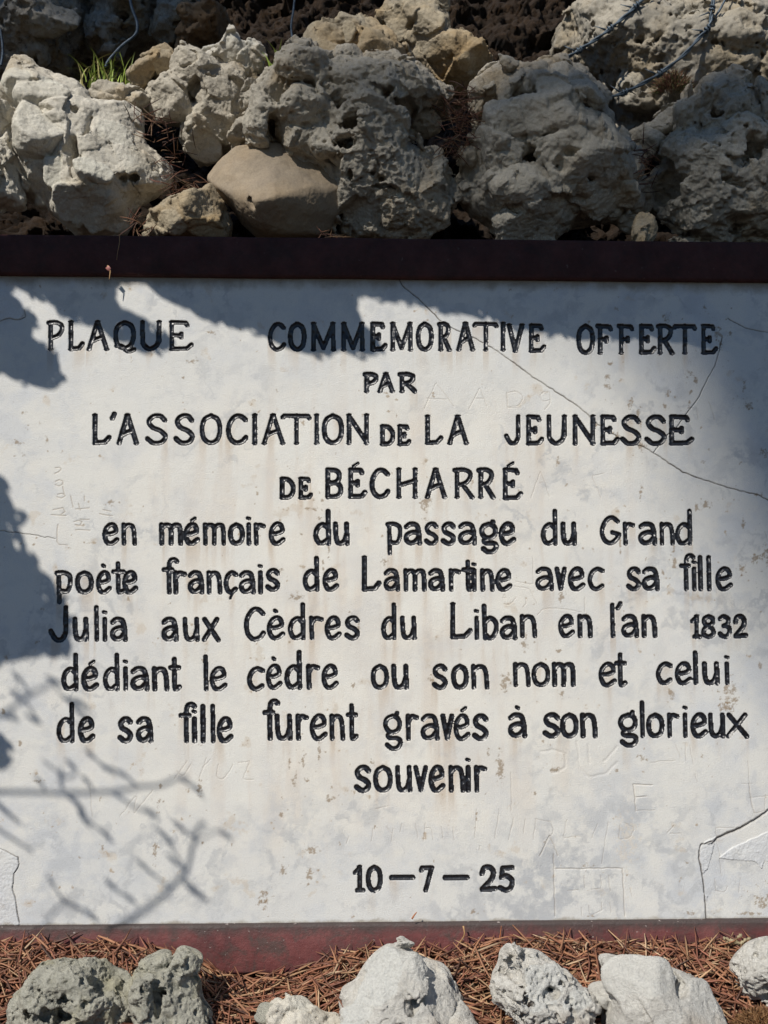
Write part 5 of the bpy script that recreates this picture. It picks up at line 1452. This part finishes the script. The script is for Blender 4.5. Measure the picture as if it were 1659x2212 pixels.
# ------------------------------------------------------------------ wires
def wire(label, name, pts, Y, rad, barbs=(), twist=True, cat="wire"):
    """pts in view coordinates with optional y offset as third value"""
    W = [unp(float(p[0]), float(p[1]), Y + (p[2] if len(p) > 2 else 0)) for p in pts]
    p = spline(W, 70)
    parts = []
    if twist:
        T = np.gradient(p, axis=0); T /= np.linalg.norm(T, axis=1)[:, None]
        A = np.cross(T, [0, 1, 0]); A /= np.linalg.norm(A, axis=1)[:, None]; B = np.cross(T, A)
        ph = np.arange(70) * .4
        for o_ in (0, math.pi):
            parts.append(tube(p + rad * .8 * (np.cos(ph + o_)[:, None] * A + np.sin(ph + o_)[:, None] * B), rad, 6))
    else:
        parts.append(tube(p, rad, 6))
    V, F = join(parts)
    o = mesh_obj(name, V, F, M_WIRE, origin=p[0])
    tag(o, label, cat, "wires strung over the rocks")
    for k in barbs:
        i = int(k * 69)
        c = p[i]; T = p[min(i + 1, 69)] - p[max(i - 1, 0)]; T /= np.linalg.norm(T)
        n1 = np.cross(T, [0, 1, 0]); n1 /= np.linalg.norm(n1)
        a = np.arange(22) / 21 * 4 * math.pi
        coil = c + T * ((a / (4 * math.pi) - .5) * .010)[:, None] + rad * 2.3 * (np.cos(a)[:, None] * n1 + np.sin(a)[:, None] * np.array([0, 1, 0]))
        e0 = coil[0] + n1 * .013 - T * .008; e1 = coil[-1] - n1 * .013 + T * .009
        pp = np.vstack([e0, coil, e1])
        V, F = tube(pp, np.r_[.25, np.ones(22), .25] * rad * .85, 5)
        mesh_obj("barb", V, F, M_WIRE, o, origin=c)
    return o


wire("blue-grey barbed wire in the upper right, the higher of the two strands", "barbed_wire", [(1200, 140), (1245, 112), (1300, 76), (1350, 35), (1390, -4), (1430, -50)], .13, .0016, (.22, .47, .72))
wire("blue-grey barbed wire bending upward over the sponge-like boulder, the lower strand", "barbed_wire", [(1308, 214), (1352, 198), (1410, 168), (1470, 125), (1510, 82), (1532, 55), (1538, 20), (1545, -30)], .12, .0016, (.14, .33, .68, .86))
wire("loose wire end crossing beside the lower barbed strand in the top right corner", "wire", [(1520, 68), (1545, 36), (1562, 8), (1580, -30)], .13, .0016, twist=False)
wire("thin pale wire hanging down the dark bank left of centre", "wire", [(638, -20), (634, 20), (629, 55), (632, 85), (640, 122)], .22, .0016, twist=False)
wire("bent blue wire on the hollowed boulder at the top left", "wire", [(278, -20), (284, 15), (296, 50), (292, 75), (262, 100), (235, 130), (228, 145)], .20, .0022, twist=False)
wire("short wire at the very left edge, beside the shaded grey boulder", "wire", [(-8, 20), (2, 70), (6, 110), (2, 142)], .20, .0020, twist=False)

# ------------------------------------------------------------------ what throws the shade (all above or beside the picture)
def leaf_cover(polyV, t0, tv, rg, sizes, tries, res=.004, pw=0.0, keep=1.0):
    """leaves whose shadows, falling along the sun's direction, fill a shape on the marble"""
    W = unp(polyV[:, 0], polyV[:, 1])[:, [0, 2]]
    x0, z0 = W.min(0) - res; x1, z1 = W.max(0) + res
    xs = np.arange(x0, x1, res); zs = np.arange(z0, z1, res)
    X, Z = np.meshgrid(xs, zs)
    ok = inpoly(X, Z, [tuple(q) for q in W])
    cov = np.zeros(ok.shape, np.int8)
    parts, cols = [], []
    u = np.linspace(-1, 1, 7)
    wid = np.array([.06, .62, .95, 1.0, .82, .45, .03])
    for L in sizes:
        for _ in range(tries):
            fr = np.argwhere(ok & (cov < 1))
            if len(fr) == 0: break
            j, i = fr[rg.integers(len(fr))]
            c = np.array([xs[i], zs[j]])
            a = rg.uniform(0, math.pi); l = L * rg.uniform(.85, 1.15)
            e = np.array([math.cos(a), math.sin(a)]); f = np.array([-e[1], e[0]])
            top = c + np.outer(u * l, e) + np.outer(wid * l * .42, f)
            bot = c + np.outer(u * l, e) - np.outer(wid * l * .42, f)
            o = np.vstack([top, bot])
            gi = np.clip(((o[:, 0] - x0) / res).astype(int), 0, len(xs) - 1); gj = np.clip(((o[:, 1] - z0) / res).astype(int), 0, len(zs) - 1)
            inside = ok[gj, gi] & (o[:, 0] > x0) & (o[:, 0] < x1) & (o[:, 1] > z0) & (o[:, 1] < z1)
            if not inside.all(): continue
            i0, i1 = gi.min(), gi.max() + 1; j0, j1 = gj.min(), gj.max() + 1
            dx = X[j0:j1, i0:i1] - c[0]; dz = Z[j0:j1, i0:i1] - c[1]
            s = (dx * e[0] + dz * e[1]) / l; q = np.abs(dx * f[0] + dz * f[1]) / (l * .42)
            m = (np.abs(s) < 1) & (q < np.interp(s, u, wid))
            if (m & ~ok[j0:j1, i0:i1]).any(): continue
            cov[j0:j1, i0:i1][m] += 1
            if L < .15 and rg.random() > keep: continue
            tt = t0 + rg.uniform(-tv, tv)
            V3 = []
            for k in range(7):
                for p, b in ((top[k], .0), (c + u[k] * l * e, .12), (bot[k], .0)):
                    tq = tt + l * (b + .25 * u[k] * u[k] + pw * u[k])
                    V3.append(np.array([p[0], 0, p[1]]) + SD * tq)
            i = np.arange(6)
            F = np.vstack([np.stack([3 * i, 3 * i + 1, 3 * i + 4, 3 * i + 3], 1), np.stack([3 * i + 1, 3 * i + 2, 3 * i + 5, 3 * i + 4], 1)])
            parts.append((np.array(V3), [F]))
            cols.append(np.tile(np.array([.05, .09, .025]) * rg.uniform(.7, 1.4), (21, 1)))
    V, F = join(parts)
    return V, F, np.vstack(cols)


SH1 = np.array([(-500, 515), (-500, 830), (-60, 812), (0, 816), (35, 833), (69, 847), (115, 849), (139, 838), (141, 812), (135, 791), (125, 777), (127, 760), (115, 746), (87, 734), (66, 724), (83, 718), (101, 715), (97, 701), (73, 680), (52, 656), (24, 628), (45, 636), (69, 652), (104, 668), (122, 687), (139, 701), (163, 706), (191, 711), (215, 722), (243, 743), (264, 753), (295, 769), (333, 781), (347, 776), (365, 760), (385, 743), (365, 722), (347, 704), (326, 694), (306, 684), (288, 670), (257, 654), (253, 635), (267, 621), (299, 619), (330, 638), (351, 656), (368, 668), (410, 680), (434, 696), (486, 713), (540, 727), (575, 739), (609, 757), (655, 774), (696, 788), (714, 781), (731, 765), (755, 776), (790, 784), (807, 776), (835, 769), (828, 743), (811, 722), (790, 694), (773, 670), (783, 645), (797, 651), (818, 659), (852, 663), (887, 666), (915, 675), (950, 685), (1009, 689), (1043, 698), (1083, 715), (1198, 739), (1340, 742), (1482, 750), (1559, 765), (1659, 770), (2100, 790), (2100, 500)], float)
SH2 = np.array([(-350, 960), (-100, 990), (0, 1006), (10, 1034), (24, 1048), (36, 1072), (49, 1096), (64, 1110), (62, 1134), (54, 1138), (56, 1155), (49, 1162), (57, 1183), (83, 1204), (97, 1228), (118, 1249), (132, 1266), (149, 1287), (156, 1311), (170, 1332), (163, 1356), (165, 1391), (161, 1419), (139, 1429), (111, 1424), (94, 1433), (73, 1429), (45, 1433), (17, 1443), (0, 1452), (-120, 1470), (-350, 1440)], float)
SH3 = np.array([(-90, 1590), (-30, 1575), (0, 1578), (20, 1592), (32, 1610), (35, 1632), (28, 1660), (12, 1676), (-15, 1682), (-70, 1670)], float)
rg = np.random.default_rng(5)


def bough(label, shapes, t0, sizes, tries, limb):
    cs = []
    for s in shapes:
        cs.append(leaf_cover(s, t0, .05, rg, sizes, tries, .0035))
    V, F = join([(a, b) for a, b, c in cs])
    root = unp(*[float(q) for q in limb[0]]) + SD * t0
    e = tag(empty("unseen_bough", root), label, "bough")
    e.location = root
    mesh_obj("foliage", V, F, M_LEAF, e, cols=np.vstack([c for a, b, c in cs]), origin=root)
    p = spline([unp(float(a), float(b)) + SD * (t0 + .06) for a, b in limb], 50)
    V, F = tube(p, np.linspace(.02, .006, 50), 8)
    mesh_obj("branch", V, F, M_BARK, e, origin=root)


SH1b = SH1.copy()
bough("leafy bough added above the plaque, out of view, shaped to throw the top shadow", [SH1], .62, (.10, .07, .045, .028, .018, .011, .007), 1000, [(-480, 560), (100, 570), (600, 565), (1200, 575), (2000, 560)])  # added unseen bough; its leaves fill the shadow outline across the marble's top
bough("drooping leafy bough beside the plaque at the left, out of the picture", [SH2, SH3], .75, (.09, .06, .035, .02, .012), 220, [(-340, 1000), (-220, 1150), (-60, 1300), (60, 1380)])

# bare twig with buds that draws the thin shadows at the lower left
TW0 = 0.95


def tpt(cx, cy, y0=2100):
    vx, vy = crop(0, y0, cx, cy)
    return unp(vx, vy) + SD * TW0


parts = []
for y0, pl, r in [
  (2100, [(-300, 560), (0, 570), (200, 575), (400, 580), (700, 570), (860, 540), (1000, 530), (1110, 485), (1180, 490)], .0042),
  (2100, [(700, 575), (830, 660), (960, 720)], .003), (2100, [(860, 540), (750, 450), (640, 410)], .0026), (2100, [(1110, 485), (1230, 560), (1250, 580)], .0026),
  (2100, [(700, 1450), (820, 1360), (950, 1270), (1060, 1170), (1160, 1060), (1200, 900), (1230, 800), (1280, 760)], .005),
  (2100, [(400, 580), (480, 650), (520, 720), (660, 840)], .0034), (2100, [(270, 380), (380, 470), (380, 580)], .0024), (2100, [(-100, 560), (130, 770)], .004), (2100, [(-200, 660), (0, 810), (200, 940)], .004),
  (2100, [(1160, 1060), (1010, 830), (970, 800)], .0024), (2100, [(1060, 1170), (890, 1030), (840, 980)], .0026), (2100, [(1200, 900), (1320, 820), (1400, 830)], .0022),
  (2100, [(250, 1480), (300, 1370), (420, 1260), (560, 1340)], .0026), (2100, [(660, 1120), (740, 1190), (830, 1240)], .0026),
  (1450, [(-60, 1470), (40, 1420), (200, 1310), (340, 1230)], .0036), (1450, [(200, 1310), (60, 1300)], .0022), (1450, [(200, 1310), (100, 1200)], .0024), (1450, [(300, 1200), (400, 1340), (540, 1390)], .0022), (1450, [(400, 1340), (500, 1430)], .0022)]:
    p = spline([tpt(a, b, y0) for a, b in pl], 6 * len(pl))
    parts.append(tube(p, np.linspace(.52, .34, len(p)) * r, 6))
twp = np.vstack([q[0] for q in parts])
for y0, a, b, an, l in [(2100, 560, 335, 40, 34), (2100, 655, 420, 35, 40), (2100, 760, 460, 30, 40), (2100, 440, 400, 40, 34), (2100, 535, 500, 45, 34), (2100, 480, 640, 45, 44), (2100, 510, 725, 60, 44), (2100, 660, 840, 42, 44), (2100, 1115, 785, 38, 44), (2100, 1015, 835, 40, 44), (2100, 1395, 832, 28, 40), (2100, 1080, 1000, 40, 50), (2100, 890, 1030, 40, 44), (2100, 1195, 1185, 38, 44), (2100, 1060, 1170, 140, 40), (2100, 430, 1262, 35, 50), (2100, 205, 120, 30, 44), (2100, 40, 100, 20, 60), (2100, 240, 500, 40, 24), (2100, 1230, 560, 50, 34), (2100, 930, 695, 30, 34), (2100, 380, 470, 95, 40), (2100, 1250, 1220, 30, 40), (2100, 800, 1230, 35, 40), (2100, 690, 1150, 40, 34), (2100, 500, 20, 30, 40), (2100, 30, 690, 40, 60), (1450, 330, 1225, 20, 40), (1450, 480, 1365, 28, 44), (1450, 500, 1430, 35, 44), (1450, 100, 1320, 40, 34), (1450, 110, 1205, 45, 34), (1450, 420, 1345, 30, 34), (2100, 560, 1330, 40, 40), (2100, 320, 1130, 60, 30)]:
    e = np.array([math.cos(R(an)), math.sin(R(an))])
    p = np.array([tpt(a + e[0] * s * l, b + e[1] * s * l, y0) for s in np.linspace(-1.3, 1.3, 7)])
    near = twp[np.argmin(((twp - p[-1]) ** 2).sum(1))]
    parts.append(tube(spline([p[-2], p[-1], (p[-1] + near) / 2 + np.array([.003, 0, -.004]), near], 10), .0013, 5))
    parts.append(tube(p, np.array([.2, .6, .9, 1.05, .9, .6, .4]) * .0025, 7))
V, F = join(parts)
tag(mesh_obj("bare_twig", V, F, M_BARK, origin=tpt(-300, 560)), "thin budding twig hanging beside the plaque at the left, out of the picture", "twig")

# added unseen tree, crown shaped to softly shade upper rocks and the right side
FAR = [(np.array([(430, -150), (330, 330), (400, 480), (2600, 480), (2600, -150)], float), .45),
       (np.array([(400, 480), (620, 560), (900, 590), (1130, 620), (1330, 800), (1480, 1100), (1660, 1500), (2000, 1900), (2600, 2100), (2600, 480)], float), .6),
       (np.array([(-900, -1600), (-900, -330), (480, -330), (520, -520), (1000, -560), (1000, -1600)], float), .6)]
T1 = 21.0
tree = tag(empty("added_shade_tree", (0, 0, 0)), "tall tree added out of view, its crown shaped to shade the rocks and plaque", "tree")
cs = [leaf_cover(q, T1, .9, rg, (.34, .22, .14, .09, .06), 400, .02, keep=kp) for q, kp in FAR]
V, F = join([(a, b) for a, b, c in cs])
c = np.vstack([c for a, b, c in cs])
cc = V.mean(0)
base = np.array([cc[0] + 4.5, cc[1] - 1.0, ground_z(np.array([cc[0]]), np.array([cc[1]]))[0]])
tree.location = base
mesh_obj("crown", V, F, M_LEAF, tree, cols=c, origin=base)
top = np.array([cc[0] + 3.2, cc[1], cc[2] + 1.2])
p = spline([base, base + [.1, .1, 5], base + [-.3, .3, 10], top], 40)
V, F = tube(p, np.linspace(.30, .12, 40), 12)
mesh_obj("trunk", V, F, M_BARK, tree, origin=base)
for q in ((1.1, .2, -.3), (.9, .3, .3), (.2, -.3, .9)):
    e = cc + np.array(q)
    p2 = spline([p[36], (p[36] + e) / 2 + np.array([0, 0, .3]), e], 16)
    V, F = tube(p2, np.linspace(.08, .03, 16), 8)
    mesh_obj("limb", V, F, M_BARK, tree, origin=base)
